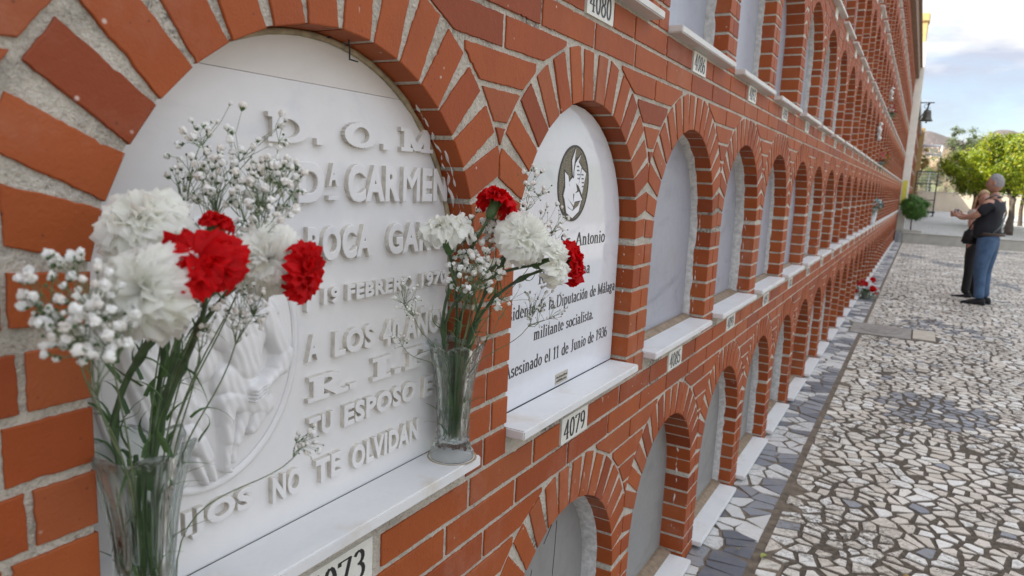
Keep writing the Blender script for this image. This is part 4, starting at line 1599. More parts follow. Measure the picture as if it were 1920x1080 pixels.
def carnation(label, kind, c, axis, rad, vz, seed, group, spread=1.0, flat=1.0, npet=46, bend=.5, lean=None, tip_pink=False):
    """bloom at c looking along axis, stem down into the vase at vz=(x, y, z)"""
    rg = random.Random(seed)
    c, axis = Vector(c), Vector(axis).normalized()
    ang = seed * 2.1
    rim = Vector((vz[0] + .020 * cos(ang), vz[1] + .020 * sin(ang), vz[2] + .19))
    if lean:
        rim = Vector(lean)
    bot = Vector((vz[0] - .014 * cos(ang), vz[1] - .014 * sin(ang), vz[2] + .034))
    neck = c - axis * rad * .95
    t = thing('carnation', label, 'flower', tuple(bot), group)
    L = (neck - rim).length
    up = bez(rim, rim + (rim - bot).normalized() * L * .4, neck - axis * L * bend * .55, neck, 16)
    pts = [bot + (rim - bot) * (i / 5) for i in range(5)] + up
    mb = MB()
    r0 = .0027 if rad > .028 else .0023
    rads = [r0 * (1.1 - .25 * i / len(pts)) for i in range(len(pts))]
    lv = MB()
    for k in (7, 12, 16):
        p = pts[k]
        d = (pts[k + 1] - pts[k - 1]).normalized()
        rads[k] = r0 * 1.9
        az = rg.uniform(0, 6.28)
        u, v, w = frame_of(d)
        for s_ in (0, pi):
            dd = (w * .8 + (u * cos(az + s_) + v * sin(az + s_)) * .7)
            blade(lv, p, dd, rg.uniform(.025, .055), .0021, rg, rg.uniform(.1, .9), 0, rg.uniform(-.3, .6))
    mb.tube(pts, rads, 8)
    mb.build('stem', M['stem'], t, smooth=True, loc=tuple(bot))
    lv.build('leaves', M['leafg'], t, smooth=True, loc=tuple(bot))
    mb = MB()
    ca = c - axis * rad * .12
    ca = neck + axis * rad * .50
    mb.tube([neck - axis * rad * .45, neck - axis * rad * .38, neck - axis * rad * .15, neck + axis * rad * .2, ca], [.003, .0055, .0078, .0080, .0072], 12)
    u, v, w = frame_of(axis)
    for k in range(5):
        a = k * 2 * pi / 5
        rd = u * cos(a) + v * sin(a)
        mb.add([ca + rd * .0070 + (w.cross(rd)) * .004 - w * .006, ca + rd * .0070 - (w.cross(rd)) * .004 - w * .006, ca + rd * .011 + w * .001], [(0, 1, 2)])
    mb.build('calyx', M['leafg'], t, smooth=True, loc=tuple(bot))
    mb = MB()
    bloom(mb, neck + axis * rad * .45, axis, rad, rg, spread, flat, npet)
    mb.build('bloom', M[kind], t, smooth=True, loc=tuple(bot))
    return t


GA, GB = 'carnations in the nearest vase', 'carnations in the farther vase'
pa = (.003, .412, zs)
pb_ = (-.006, .988, zs)
TOC = -FW      # towards the photographer
carnation('white carnation at the top left of the nearest bouquet', 'white', pt(248, 392, .60), Vector((-.05, -.25, .9)) + TOC * .55, .0400, pa, 1, GA, 1.0, .9, 36)
carnation('large white carnation low on the left of the nearest bouquet', 'white', pt(248, 545, .53), TOC * 1.2 + Vector((-.1, -.35, .05)), .0400, pa, 2, GA, 1.05, .9, 38)
carnation('big deep red carnation in the middle of the nearest bouquet', 'red', pt(366, 458, .55), TOC * .8 + UP * .75 + RT * .15, .0360, pa, 3, GA, 1.1, .55, 34)
carnation('white carnation behind the baby breath right of the big red bloom', 'white', pt(506, 486, .645), TOC * .9 + RT * .45 - UP * .05, .0350, pa, 4, GA, 1.05, .9, 34)
carnation('small red carnation seen edge-on at the right of the nearest bouquet', 'red', pt(600, 514, .66), RT * 1.0 - UP * .12 + TOC * .1, .0290, pa, 5, GA, 1.0, .6, 30)
carnation('small dark red bloom half hidden behind the big red carnation', 'red', pt(412, 408, .64), UP * .9 + RT * .3, .015, pa, 6, GA, .8, 1.0, 30)
carnation('white carnation leaning left over the raised lettering in the farther vase', 'white', pt(832, 408, 1.02), UP * 1.0 - RT * .15 + TOC * .15, .0390, pb_, 7, GB, 1.0, .75, 34)
carnation('red carnation standing highest in the farther vase', 'red', pt(938, 362, 1.04), UP * .8 + RT * .35 - TOC * .2, .0310, pb_, 8, GB, .95, .8, 32)
carnation('big open white carnation facing the camera in the farther vase', 'white', pt(994, 440, 1.00), TOC * .9 + RT * .35 + UP * .2, .0400, pb_, 9, GB, 1.0, .85, 38)
carnation('red carnation tucked behind the big white bloom of the farther vase', 'red', pt(992, 418, 1.09), UP * .7 + RT * .5, .0360, pb_, 10, GB, .95, .8, 30)
carnation('white carnation seen from the side at the right of the farther vase', 'white', pt(1062, 490, 1.03), RT * 1.0 + UP * .10 + TOC * .25, .0370, pb_, 11, GB, 1.0, .7, 34, lean=None)
carnation('red carnation edge-on beyond the rightmost white bloom', 'red', pt(1095, 492, 1.08), RT * 1.0 + UP * .15, .0350, pb_, 12, GB, 1.0, .55, 30)

# ------------------------------------------------------------------ baby's breath
M['gyp'] = mat_plant('gypsophila_white', [(0.86, 0.87, 0.82), (0.91, 0.91, 0.88), (0.86, 0.82, 0.75), (0.90, 0.91, 0.88)], .3, .7)
M['gstem'] = simple('gypsophila_stem', (0.14, 0.19, 0.09), .6, .3, 80)


def puff(mb, c, r, rg, mi=0):
    bm = bmesh.new()
    bmesh.ops.create_icosphere(bm, subdivisions=2 if r > .0024 else 1, radius=1)
    for v_ in bm.verts:
        k = r * (1 + rg.uniform(-.36, .22))
        v_.co = v_.co * k + c
    mb.bm(bm, mi)


def spray(label, root, clusters, seed, stem_r=.0011, group=None):
    """clusters: (px, py, rx, ry, depth, ddepth, count, radius of blossom)"""
    rg = random.Random(seed)
    root = Vector(root)
    t = thing('gypsophila_spray', label, 'flower', tuple(root), group)
    st, bl_, cx_ = MB(), MB(), MB()
    for (px, py, rx, ry, zc_, dz_, n, br) in clusters:
        pts = []
        for _ in range(n):
            a, q = rg.uniform(0, 2 * pi), sqrt(rg.random())
            pts.append(pt(px + rx * q * cos(a), py + ry * q * sin(a), zc_ + rg.uniform(-dz_, dz_)))
        cen = sum(pts, Vector()) / n
        dirn = (cen - root)
        spreadr = max((p - cen).length for p in pts)
        hub = cen - dirn.normalized() * min(spreadr * 1.15, dirn.length * .6)
        L = (hub - root).length
        main = bez(root, root + Vector((0, 0, .6 * L)), hub - dirn.normalized() * L * .3, hub, 12)
        st.tube(main, [stem_r * (1 - .4 * i / 12) for i in range(13)], 5)
        ns = max(2, int(sqrt(n) * 1.1))
        subs = []
        for _ in range(ns):
            p = pts[rg.randrange(n)]
            subs.append(hub + (p - hub) * rg.uniform(.4, .66) + Vector((rg.uniform(-1, 1), rg.uniform(-1, 1), rg.uniform(-1, 1))) * spreadr * .06)
        mids = []
        for s_ in subs:
            m_ = hub + (s_ - hub) * .5 + Vector((rg.uniform(-1, 1), rg.uniform(-1, 1), rg.uniform(-1, 1))) * spreadr * .08
            st.tube([hub, m_, s_], [stem_r * .6, stem_r * .5, stem_r * .42], 4, caps=False)
        for p in pts:
            s_ = min(subs, key=lambda q: (q - p).length * rg.uniform(.8, 1.3))
            m_ = s_ + (p - s_) * .5 + Vector((rg.uniform(-1, 1), rg.uniform(-1, 1), rg.uniform(-.2, 1))) * (p - s_).length * .14
            st.tube([s_, m_, p], [stem_r * .36, stem_r * .3, stem_r * .26], 3, caps=False)
            r = br * rg.choice((.45, .6, .75, .9, 1.0, 1.12))
            if r < br * .5:
                st.blob(p, r * .8, 1, .1, rg, 1)
                continue
            puff(bl_, p, r, rg)
            d = (p - m_).normalized()
            st.tube([p - d * r * 1.25, p - d * r * .75, p - d * r * .25], [r * .2, r * .55, r * .72], 6, 1, False)
    st.build('branching_stem', [M['gstem'], M['leafg']], t, loc=tuple(root))
    bl_.build('blossoms', M['gyp'], t, loc=tuple(root))
    return t


ra = (.004, .402, zs + .04)
spray('spray of baby breath rising tallest above the nearest bouquet', (.0, .415, zs + .04), [(425, 235, 120, 55, .72, .02, 20, .0040), (350, 265, 50, 50, .70, .02, 9, .0040), (520, 250, 30, 45, .73, .02, 6, .0034)], 21)
spray('dense spray of baby breath behind the red bloom of the nearest bouquet', (.01, .42, zs + .04), [(430, 330, 120, 55, .70, .03, 120, .0040), (515, 350, 65, 60, .71, .02, 85, .0036), (495, 410, 70, 40, .66, .03, 26, .0034)], 22)
spray('cluster of baby breath hanging out over the bricks at the far left', (.012, .40, zs + .04), [(120, 540, 95, 75, .50, .03, 70, .0038), (150, 620, 105, 60, .49, .03, 66, .0039), (200, 575, 60, 50, .52, .02, 26, .0038)], 23)
spray('greenish spray of budding baby breath below the nearest bouquet', (.012, .43, zs + .04), [(460, 575, 45, 55, .64, .02, 60, .0026), (370, 590, 60, 50, .62, .02, 16, .0034)], 24)
spray('single drooping twig of baby breath reaching right across the memorial', (.02, .435, zs + .05), [(580, 825, 28, 38, .74, .01, 26, .0026)], 25, .0009)
spray('rounded mass of baby breath in the farther vase', (-.002, .985, zs + .04), [(880, 440, 60, 50, 1.06, .03, 110, .0042), (890, 510, 55, 45, 1.03, .03, 80, .0044), (945, 400, 55, 40, 1.07, .03, 50, .0040)], 26)
spray('fine baby breath spreading right over the polished memorial', (.0, .99, zs + .05), [(1000, 345, 35, 35, 1.10, .02, 34, .0038), (1035, 415, 35, 40, 1.12, .02, 40, .0034), (1020, 575, 45, 40, 1.08, .02, 44, .0024), (950, 565, 50, 35, 1.04, .02, 10, .0050)], 27, .0009)
spray('thin budding baby breath leaning left over the lettering', (-.004, .98, zs + .05), [(765, 560, 30, 45, .99, .02, 36, .0024), (750, 640, 22, 22, 1.0, .01, 12, .0020)], 28, .0009)

# extra foliage round the mouth of each vase
for (cx_, cy_, cz_, lab, sd) in ((.003, .412, zs, 'tuft of dark narrow leaves at the mouth of the nearest vase', 31), (-.006, .988, zs, 'tuft of dark narrow leaves at the mouth of the farther vase', 32)):
    rg = random.Random(sd)
    mb = MB()
    for k in range(62):
        a = rg.uniform(0, 6.28)
        h_ = rg.uniform(.04, .26)
        p = Vector((cx_ + .02 * cos(a), cy_ + .02 * sin(a), cz_ + min(h_, .22)))
        if h_ > .19:
            p += Vector((rg.uniform(-.01, .05), rg.uniform(-.02, .02), h_ - .19))
        d = Vector((cos(a) * .5, sin(a) * .5, rg.uniform(.3, 1.2)))
        if h_ < .17:
            d = Vector((cos(a) * .12, sin(a) * .12, 1))
        blade(mb, p, d, rg.uniform(.03, .06), .0032, rg, rg.uniform(0, 1.0), 0, rg.uniform(-.3, .8))
    for k in range(13):
        a = k * .9
        b0 = Vector((cx_ + .012 * cos(a), cy_ + .012 * sin(a), cz_ + .032))
        mb.tube([b0, b0 + Vector((.004 * cos(a + 2), .004 * sin(a + 2), .16))], .0024, 6)
    tag(mb.build('leaf_tuft', M['leafg'], smooth=True), lab, 'foliage')

# ------------------------------------------------------------------ flowers on the far sills
def small_vase(mb, x, y, z, h, r0, r1):
    mb.lathe([(0, 0), (r0, 0), (r0 * .9, h * .2), (r1, h), (r1 * .85, h), (r0 * .6, h * .3), (0, h * .25)], 16, (x, y, z))


def far_bunch(label, x, y, z, h, r, cols, seed, n=34, vcol=(0.7, 0.7, 0.68), droop=0.0, br=.028):
    rg = random.Random(seed)
    t = thing('flower_pot', label, 'flowers', (x, y, z))
    mb = MB()
    small_vase(mb, x, y, z, h, r * .35, r * .5)
    mb.build('pot', simple('pot_%d' % seed, vcol, .4, .1), t, smooth=True, loc=(x, y, z))
    lv = MB()
    for k in range(90):
        a, e = rg.uniform(0, 6.28), rg.uniform(-.3, 1)
        d = Vector((cos(a), sin(a), e))
        blade(lv, Vector((x, y, z + h * .95)), d, r * rg.uniform(.7, 1.3), .010, rg, .4 + droop)
    lv.build('leaves', M['leafg'], t, loc=(x, y, z))
    for ci, (nm, col) in enumerate(cols):
        mb = MB()
        for k in range(n // len(cols)):
            a, e, q = rg.uniform(0, 6.28), rg.uniform(-.35, 1), rg.uniform(.7, 1)
            c = Vector((x + r * q * cos(a) * sqrt(1 - e * e * .8), y + r * q * sin(a) * .9, z + h + r * (.35 + e * .8) - droop * r))
            for j in range(9):
                d = Vector((rg.uniform(-1, 1), rg.uniform(-1, 1), rg.uniform(-.4, 1))).normalized()
                u, v, w = frame_of(d)
                s_ = br * rg.uniform(.6, 1)
                mb.add([c + w * s_ * .3 - u * s_ * .6, c + w * s_ * .5 - v * s_ * .6, c + w * s_ * .3 + u * s_ * .6, c + w * s_ * .9 + v * s_ * .6], [(0, 1, 2, 3)])
        mb.build('blossoms', M['f_' + nm] if 'f_' + nm in M else M.setdefault('f_' + nm, mat_plant('f_' + nm, [col, [min(1, c_ * 1.25) for c_ in col]], .2)), t, loc=(x, y, z))
    return t


far_bunch('bunch of white and teal artificial flowers in a white cone vase on a far sill', .0, 12.75, SB[2] + .02, .26, .13, [('teal', (0.10, 0.30, 0.30)), ('white2', (0.65, 0.68, 0.66))], 41, 40)
far_bunch('yellow green foliage with red and pink flowers on a third row sill', -.005, 12.6, SB[3] + .02, .06, .16, [('lime', (0.34, 0.36, 0.03)), ('crim', (0.42, 0.01, 0.02)), ('rose', (0.65, 0.16, 0.18))], 42, 42, (0.4, 0.42, 0.42))
far_bunch('red and white flower bunch on a high fourth row sill', .0, 13.7, SB[4] + .02, .07, .13, [('crim', (0.42, 0.01, 0.02)), ('white2', (0.65, 0.68, 0.66))], 43, 34, (0.3, 0.3, 0.28))
far_bunch('low bunch of red roses and greenery lying at the foot of the wall', .12, 11.2, .002, .10, .16, [('crim2', (0.55, 0.012, 0.02)), ('white2', (0.65, 0.68, 0.66))], 44, 22, (0.3, 0.3, 0.28), .2, .042)
FR = [o for o in COL.objects if o.get('label', '').startswith('low bunch of red roses')][0]
rg = random.Random(9)
for (x, y, z, r_) in ((.20, 11.05, .17, .046), (.17, 11.45, .25, .042), (.10, 11.2, .21, .036)):
    mb = MB()
    bloom(mb, Vector((x, y, z)), Vector((.4, -.8, .4)), r_, rg, 1.0, .8, 20)
    mb.build('rose_bloom', M['red'], FR, smooth=True, loc=(0, 0, 0)).location = -Vector(FR['wloc'])
for (x, y, z, L, lab) in ((.02, 11.4, SB[3] + .58, .24, 'white twisted cloth hanging in a third row arch'), (.02, 13.3, SB[4] + .48, .2, 'white twisted cloth hanging in a fourth row arch')):
    mb = MB()
    mb.tube([(x + .012 * sin(k * 1.7), y + .02 * sin(k * 1.1), z - L * k / 9) for k in range(10)], [.012 + .018 * abs(sin(k * 1.3)) for k in range(10)], 8)
    tag(mb.build('hanging_cloth', simple('white_cloth', (0.68, 0.67, 0.63), .8, .1), smooth=True), lab, 'cloth')

# wire left hanging in the lowest near niche
mb = MB()
mb.tube([(.002, 1.40, .69), (.0, 1.38, .665), (.004, 1.36, .66)], .0009, 5)
mb.tube([(.003, 1.425, .69), (.004, 1.42, .62), (.004, 1.415, .55)], .0008, 5)
mb.tube([(.002, 1.31, .62), (.003, 1.28, .52), (.006, 1.245, .45), (.008, 1.225, .44), (.006, 1.235, .47)], .0009, 5)
tag(mb.build('hanging_wire', M['iron']), 'thin loose black wires dangling in the lowest nearest arch', 'wire')

# ------------------------------------------------------------------ people
def skin_mesh(name, nodes, edges, mat, parent, root=0, sub=2, loc=(0, 0, 0), rot=0.0):
    """one continuous surface grown round a skeleton; nodes: (x, y, z, r or (rx, ry))"""
    me = bpy.data.meshes.new(name)
    me.from_pydata([n[:3] for n in nodes], edges, [])
    ob = bpy.data.objects.new(name, me)
    COL.objects.link(ob)
    md = ob.modifiers.new('skin', 'SKIN')
    md.branch_smoothing = .4
    md.use_smooth_shade = True
    sb_ = ob.modifiers.new('sub', 'SUBSURF')
    sb_.levels = sub
    sb_.render_levels = sub
    for i, n in enumerate(nodes):
        sv = me.skin_vertices[0].data[i]
        r = n[3]
        sv.radius = r if hasattr(r, '__len__') else (r, r)
        sv.use_root = (i == root)
    dg = bpy.context.evaluated_depsgraph_get()
    res = bpy.data.meshes.new_from_object(ob.evaluated_get(dg))
    bpy.data.objects.remove(ob)
    bpy.data.meshes.remove(me)
    res.materials.clear()
    res.materials.append(mat)
    R_ = Matrix.Rotation(rot, 4, 'Z')
    res.transform(R_)
    res.name = name
    return link(name, res, parent, loc)


def local(mb, rot):
    c_, s_ = cos(rot), sin(rot)
    mb.v = [(x * c_ - y * s_, x * s_ + y * c_, z) for x, y, z in mb.v]
    return mb


M['skin'] = simple('skin', (0.42, 0.22, 0.15), .55, .12, 20)
M['navy'] = simple('dark_navy_cotton', (0.009, 0.010, 0.015), .85, .25, 14, .2)
M['denim'] = simple('blue_denim', (0.055, 0.105, 0.19), .85, .35, 9, .3)
M['blackcloth'] = simple('black_cloth', (0.012, 0.012, 0.014), .8, .3, 12, .2)
M['greyhair'] = simple('grey_hair', (0.26, 0.25, 0.25), .8, .35, 60, .5)
M['blonde'] = simple('blonde_hair', (0.42, 0.28, 0.15), .7, .3, 40, .4)


def hand_nodes(nodes, edges, w, d, side, curl=.5):
    """palm and five fingers from wrist index w, pointing along d; side is the thumb direction"""
    d, side = Vector(d).normalized(), Vector(side).normalized()
    nrm = d.cross(side)
    p = Vector(nodes[w][:3])
    pc = p + d * .045
    nodes.append((*pc, (.036, .016)))
    pi_ = len(nodes) - 1
    edges.append((w, pi_))
    for k, (o, L) in enumerate(((-.030, .060), (-.010, .075), (.010, .080), (.030, .072))):
        a = p + d * .085 + side * o
        b_ = a + d * L * .5 + nrm * L * .2 * curl
        c_ = b_ + d * L * .3 + nrm * L * .55 * curl
        i = len(nodes)
        nodes += [(*a, .0105), (*b_, .0092), (*c_, .0080)]
        edges += [(pi_, i), (i, i + 1), (i + 1, i + 2)]
    a = p + d * .03 + side * .038
    b_ = a + d * .03 + side * .022 + nrm * .012
    c_ = b_ + d * .025 + nrm * .018
    i = len(nodes)
    nodes += [(*a, .012), (*b_, .0105), (*c_, .009)]
    edges += [(pi_, i), (i, i + 1), (i + 1, i + 2)]


def head(parent, loc, rot, c, yaw, hairmat, long_hair=False, sc=1.0):
    """head with face, ears and hair; looks along local +x turned by yaw"""
    rg = random.Random(7)
    bm = bmesh.new()
    bmesh.ops.create_icosphere(bm, subdivisions=4, radius=1)
    for v in bm.verts:
        x, y, z = v.co
        k = 1.0
        X_ = x * .098 * (1 + .03 * (z < 0))
        Y_ = y * .077 * (1 - .16 * max(0, -z) ** 1.5)
        Z_ = z * .122
        if z < -.2:
            X_ += .014 * (-z - .2) * (1 if x > 0 else -.4)
        # eye sockets, nose, mouth, chin
        if x > 0:
            for s_ in (-1, 1):
                q = ((y * .077 - s_ * .031) / .017) ** 2 + ((Z_ - .008) / .012) ** 2
                X_ -= .010 * math.exp(-q)
            qn = (y * .077 / .011) ** 2
            if -.045 < Z_ < .02:
                X_ += .024 * math.exp(-qn) * max(0, min(1, (.02 - Z_) / .05))
            X_ -= .006 * math.exp(-((y * .077) / .024) ** 2 - ((Z_ + .067) / .004) ** 2)
            X_ += .005 * math.exp(-((y * .077) / .022) ** 2 - ((Z_ + .058) / .006) ** 2)
            X_ += .006 * math.exp(-((y * .077) / .022) ** 2 - ((Z_ + .078) / .007) ** 2)
        v.co = Vector((X_, Y_, Z_)) * sc
    mb = MB()
    mb.bm(bm)
    for s_ in (-1, 1):
        mb.blob((-.005 * sc, s_ * .078 * sc, -.003 * sc), .030 * sc, 2, .0, rg, 0, (.62, .32, 1.05))
    nk = Matrix.Rotation(yaw, 3, 'Z')
    mb.v = [tuple(nk @ Vector(v) + Vector(c)) for v in mb.v]
    h_ = local(mb, rot).build('head', M['skin'], parent, smooth=True)
    h_.location = Vector(loc) - Vector(parent['wloc'])
    h_['wloc'] = tuple(loc)
    for s_ in (-1, 1):
        eb = MB()
        eb.blob((.088 * sc, s_ * .031 * sc, .008 * sc), .0095 * sc, 2, 0, rg)
        eb.v = [tuple(nk @ Vector(v) + Vector(c)) for v in eb.v]
        local(eb, rot).build('eye', simple('eye', (.12, .09, .07), .2, .1), h_, smooth=True).location = (0, 0, 0)
    hb = MB()
    bm = bmesh.new()
    bmesh.ops.create_icosphere(bm, subdivisions=4, radius=1)
    dl = []
    for v in bm.verts:
        x, y, z = v.co
        th = .10 if not long_hair else .16
        lim = (-.42 if x < .0 else -.05 + x * .95) if not long_hair else (-.9 if x < .0 else -.15 + x * .95)
        if z < lim:
            dl.append(v)
        k = (1.055 if not long_hair else 1.13) * (1 + rg.uniform(-.012, .012))
        v.co = Vector((x * .098 * k - .003, y * .078 * k, z * .124 * k + (0 if not long_hair or z > 0 else z * .05))) * sc
    bmesh.ops.delete(bm, geom=dl, context='VERTS')
    hb.bm(bm)
    if long_hair:
        for k in range(26):
            a = radians(105 + 150 * k / 25)
            p0 = Vector((.085 * cos(a) - .01, .080 * sin(a), .03))
            hb.tube([p0, p0 + Vector((-.012, .012 * sin(a), -.09)), p0 + Vector((-.018, .02 * sin(a), -.17)), p0 + Vector((-.005, .010 * sin(a), -.235))], [.018, .020, .017, .005], 6)
    hb.v = [tuple(nk @ Vector(v) + Vector(c)) for v in hb.v]
    local(hb, rot).build('hair', hairmat, h_, smooth=True).location = (0, 0, 0)
    return h_


def shoe(parent, loc, rot, x, y, yaw, mat, L=.29):
    mb = MB()
    prof = [(-.09, .034, .075), (-.08, .038, .095), (-.02, .040, .090), (.04, .043, .065), (.11, .048, .052), (.16, .044, .042), (.195, .030, .026), (.205, .012, .012)]
    vs, fs = [], []
    n = 12
    for (px_, w_, h_) in prof:
        for k in range(n):
            a = 2 * pi * k / n
            zz = max(0.004, h_ * .5 + h_ * .5 * sin(a))
            vs.append((px_, w_ * cos(a), zz))
    for i in range(len(prof) - 1):
        for k in range(n):
            fs.append((i * n + k, i * n + (k + 1) % n, (i + 1) * n + (k + 1) % n, (i + 1) * n + k))
    fs.append(tuple(range(n - 1, -1, -1)))
    fs.append(tuple((len(prof) - 1) * n + k for k in range(n)))
    mb.add(vs, fs)
    mb.bbox(-.095, .20, -.046, .046, .0, .018, .006)
    c_, s_ = cos(yaw), sin(yaw)
    mb.v = [(vx * c_ - vy * s_ + x, vx * s_ + vy * c_ + y, vz) for vx, vy, vz in mb.v]
    o = local(mb, rot).build('shoe', mat, parent, smooth=True)
    return o


# the man: weight on both feet, back half turned, forearms raised with a phone
ml, mr = (1.535, 11.98, .0), radians(158)
MAN = thing('person', 'grey-haired man in dark polo shirt and blue jeans standing on the path', 'person', ml)
nodes = [(0, 0, .98, (.10, .09)), (0, 0, 1.20, (.11, .10)), (-.01, 0, 1.38, (.12, .09)), (0, 0, 1.50, (.07, .06)), (.015, 0, 1.60, (.058, .056)),
         (0, .19, 1.44, .062), (.13, .25, 1.24, .047), (.33, .17, 1.20, .034), (.39, .14, 1.225, (.027, .022)),
         (0, -.19, 1.44, .062), (.14, -.24, 1.24, .047), (.31, -.08, 1.22, .034), (.37, -.02, 1.235, (.027, .022)),
         (0, .10, .92, .07), (.02, .10, .52, .05), (-.01, .10, .10, .04), (0, -.10, .92, .07), (.02, -.10, .52, .06), (-.01, -.10, .10, .045)]
edges = [(0, 1), (1, 2), (2, 3), (3, 4), (2, 5), (5, 6), (6, 7), (7, 8), (2, 9), (9, 10), (10, 11), (11, 12), (0, 13), (13, 14), (14, 15), (0, 16), (16, 17), (17, 18)]
hand_nodes(nodes, edges, 8, (.9, -.25, .2), (0, 0, 1), .8)
hand_nodes(nodes, edges, 12, (.8, .5, .1), (0, 0, 1), .8)
skin_mesh('body', nodes, edges, M['skin'], MAN, 0, 2, ml, mr)
shirt = [(.02, 0, .93, (.205, .165)), (.04, 0, 1.00, (.222, .18)), (.06, 0, 1.12, (.23, .18)), (.03, 0, 1.26, (.215, .165)), (-.01, 0, 1.39, (.185, .14)), (-.01, 0, 1.49, (.095, .085)), (.0, 0, 1.53, (.070, .066)),
         (-.005, .18, 1.42, (.088, .085)), (.055, .225, 1.33, (.078, .074)), (.095, .24, 1.265, (.076, .070)), (-.005, -.18, 1.42, (.088, .085)), (.06, -.22, 1.33, (.078, .074)), (.10, -.235, 1.27, (.076, .07))]
skin_mesh('polo_shirt', shirt, [(0, 1), (1, 2), (2, 3), (3, 4), (4, 5), (5, 6), (4, 7), (7, 8), (8, 9), (4, 10), (10, 11), (11, 12)], M['navy'], MAN, 0, 2, ml, mr)
jeans = [(.02, 0, 1.035, (.212, .172)), (-.01, 0, .90, (.222, .182)), (0, .10, .80, .125), (.03, .105, .50, (.092, .088)), (.0, .11, .25, .070), (-.01, .11, .075, .072),
         (0, -.10, .80, .125), (.035, -.10, .50, (.092, .088)), (.01, -.11, .25, .070), (-.005, -.11, .075, .072)]
skin_mesh('jeans', jeans, [(0, 1), (1, 2), (2, 3), (3, 4), (4, 5), (1, 6), (6, 7), (7, 8), (8, 9)], M['denim'], MAN, 0, 2, ml, mr)
mb = MB()
mb.lathe([(.196, .975), (.200, .98), (.200, 1.016), (.196, 1.02)], 32, (.015, 0, 0), 0, lambda th, r, z, i: (r * (1 - .04 * abs(cos(th))), z))
o = local(mb, mr).build('belt', simple('belt_leather', (0.05, 0.03, 0.02), .5, .2), MAN, smooth=True)
for yy in (.11, -.11):
    shoe(MAN, ml, mr, .0, yy, .1 * (1 if yy > 0 else -1), M['blackcloth'])
head(MAN, ml, mr, (.03, 0, 1.705), .15, M['greyhair'])
mb = MB()
mb.tube([(-.13, .05, 1.45), (-.185, .10, 1.30), (-.17, .17, 1.12), (-.10, .20, 1.02)], [.012, .014, .014, .012], 6)
mb.tube([(-.11, .08, 1.51), (-.02, .095, 1.545), (.09, .10, 1.47)], .012, 6)
local(mb, mr).build('shoulder_strap', simple('grey_strap', (.14, .16, .17), .7, .2), MAN, smooth=True)
for o in MAN.children:
    if o.name.split('.')[0] in ('belt', 'shoe', 'shoulder_strap', 'head'):
        o.location = (0, 0, 0)
PH = MB()
PH.bbox(.44, .452, -.02, .125, 1.245, 1.32, .004)
PH = local(PH, mr)
PH.v = [(v[0] + ml[0], v[1] + ml[1], v[2]) for v in PH.v]
tag(PH.build('phone', simple('phone_case', (.10, .11, .16), .3, .1)), 'dark smartphone held up in front of the man by the path', 'phone')

# the woman on his far side, facing him
wl_, wr = (1.425, 12.70, -.03), radians(-40)
WOM = thing('person', 'blonde woman in dark clothes with a black handbag mostly hidden behind the man', 'person', wl_)
nodes = [(0, 0, .90, (.09, .08)), (0, 0, 1.12, (.085, .08)), (0, 0, 1.28, (.10, .08)), (0, 0, 1.385, (.055, .05)), (.015, 0, 1.46, (.05, .048)),
         (0, .15, 1.33, .048), (.03, .20, 1.08, .038), (.17, .10, 1.14, .028), (.22, .06, 1.17, (.024, .018)),
         (0, -.15, 1.33, .048), (.02, -.20, 1.08, .038), (.19, -.12, 1.10, .028), (.25, -.08, 1.13, (.024, .018)),
         (0, .085, .84, .085), (.015, .085, .47, .052), (-.01, .085, .09, .038), (0, -.085, .84, .085), (.015, -.085, .47, .052), (-.01, -.085, .09, .038)]
edges = [(0, 1), (1, 2), (2, 3), (3, 4), (2, 5), (5, 6), (6, 7), (7, 8), (2, 9), (9, 10), (10, 11), (11, 12), (0, 13), (13, 14), (14, 15), (0, 16), (16, 17), (17, 18)]
hand_nodes(nodes, edges, 8, (.9, -.3, .1), (0, 0, 1), .7)
hand_nodes(nodes, edges, 12, (.9, .4, .1), (0, 0, 1), .7)
skin_mesh('body', nodes, edges, M['skin'], WOM, 0, 2, wl_, wr)
skin_mesh('top', [(0, 0, .92, (.150, .130)), (.0, 0, 1.08, (.135, .12)), (0, 0, 1.25, (.150, .12)), (0, 0, 1.35, (.08, .07)), (0, .14, 1.31, .068), (.02, .18, 1.17, .058), (0, -.14, 1.31, .068), (.015, -.18, 1.17, .058)],
          [(0, 1), (1, 2), (2, 3), (2, 4), (4, 5), (2, 6), (6, 7)], simple('pale_top', (.40, .33, .28), .85, .2), WOM, 0, 2, wl_, wr)
skin_mesh('trousers', [(0, 0, .93, (.145, .128)), (0, 0, .83, (.150, .135)), (0, .085, .72, .092), (.015, .085, .45, .066), (0, .085, .07, .062), (0, -.085, .72, .092), (.015, -.085, .45, .066), (0, -.085, .07, .062)],
          [(0, 1), (1, 2), (2, 3), (3, 4), (1, 5), (5, 6), (6, 7)], M['blackcloth'], WOM, 0, 2, wl_, wr)
for yy in (.085, -.085):
    shoe(WOM, wl_, wr, .0, yy, -2.6 if yy < 0 else 0, M['blackcloth'])
head(WOM, wl_, wr, (.02, 0, 1.515), -.65, M['blonde'], True, .95)
for o in WOM.children:
    if o.name.split('.')[0] in ('shoe', 'head'):
        o.location = (0, 0, 0)
HB = thing('handbag', 'black leather handbag hanging from the arm of the woman', 'handbag', (1.33, 12.22, .88))
mb = MB()
bm = bmesh.new()
bmesh.ops.create_cube(bm, size=1)
bmesh.ops.scale(bm, vec=(.25, .12, .21), verts=bm.verts)
for v in bm.verts:
    if v.co.z > 0:
        v.co.x *= .72
        v.co.y *= .6
bmesh.ops.bevel(bm, geom=bm.edges[:], offset=.025, segments=3, affect='EDGES')
bmesh.ops.translate(bm, vec=(1.33, 12.22, .93), verts=bm.verts)
mb.bm(bm)
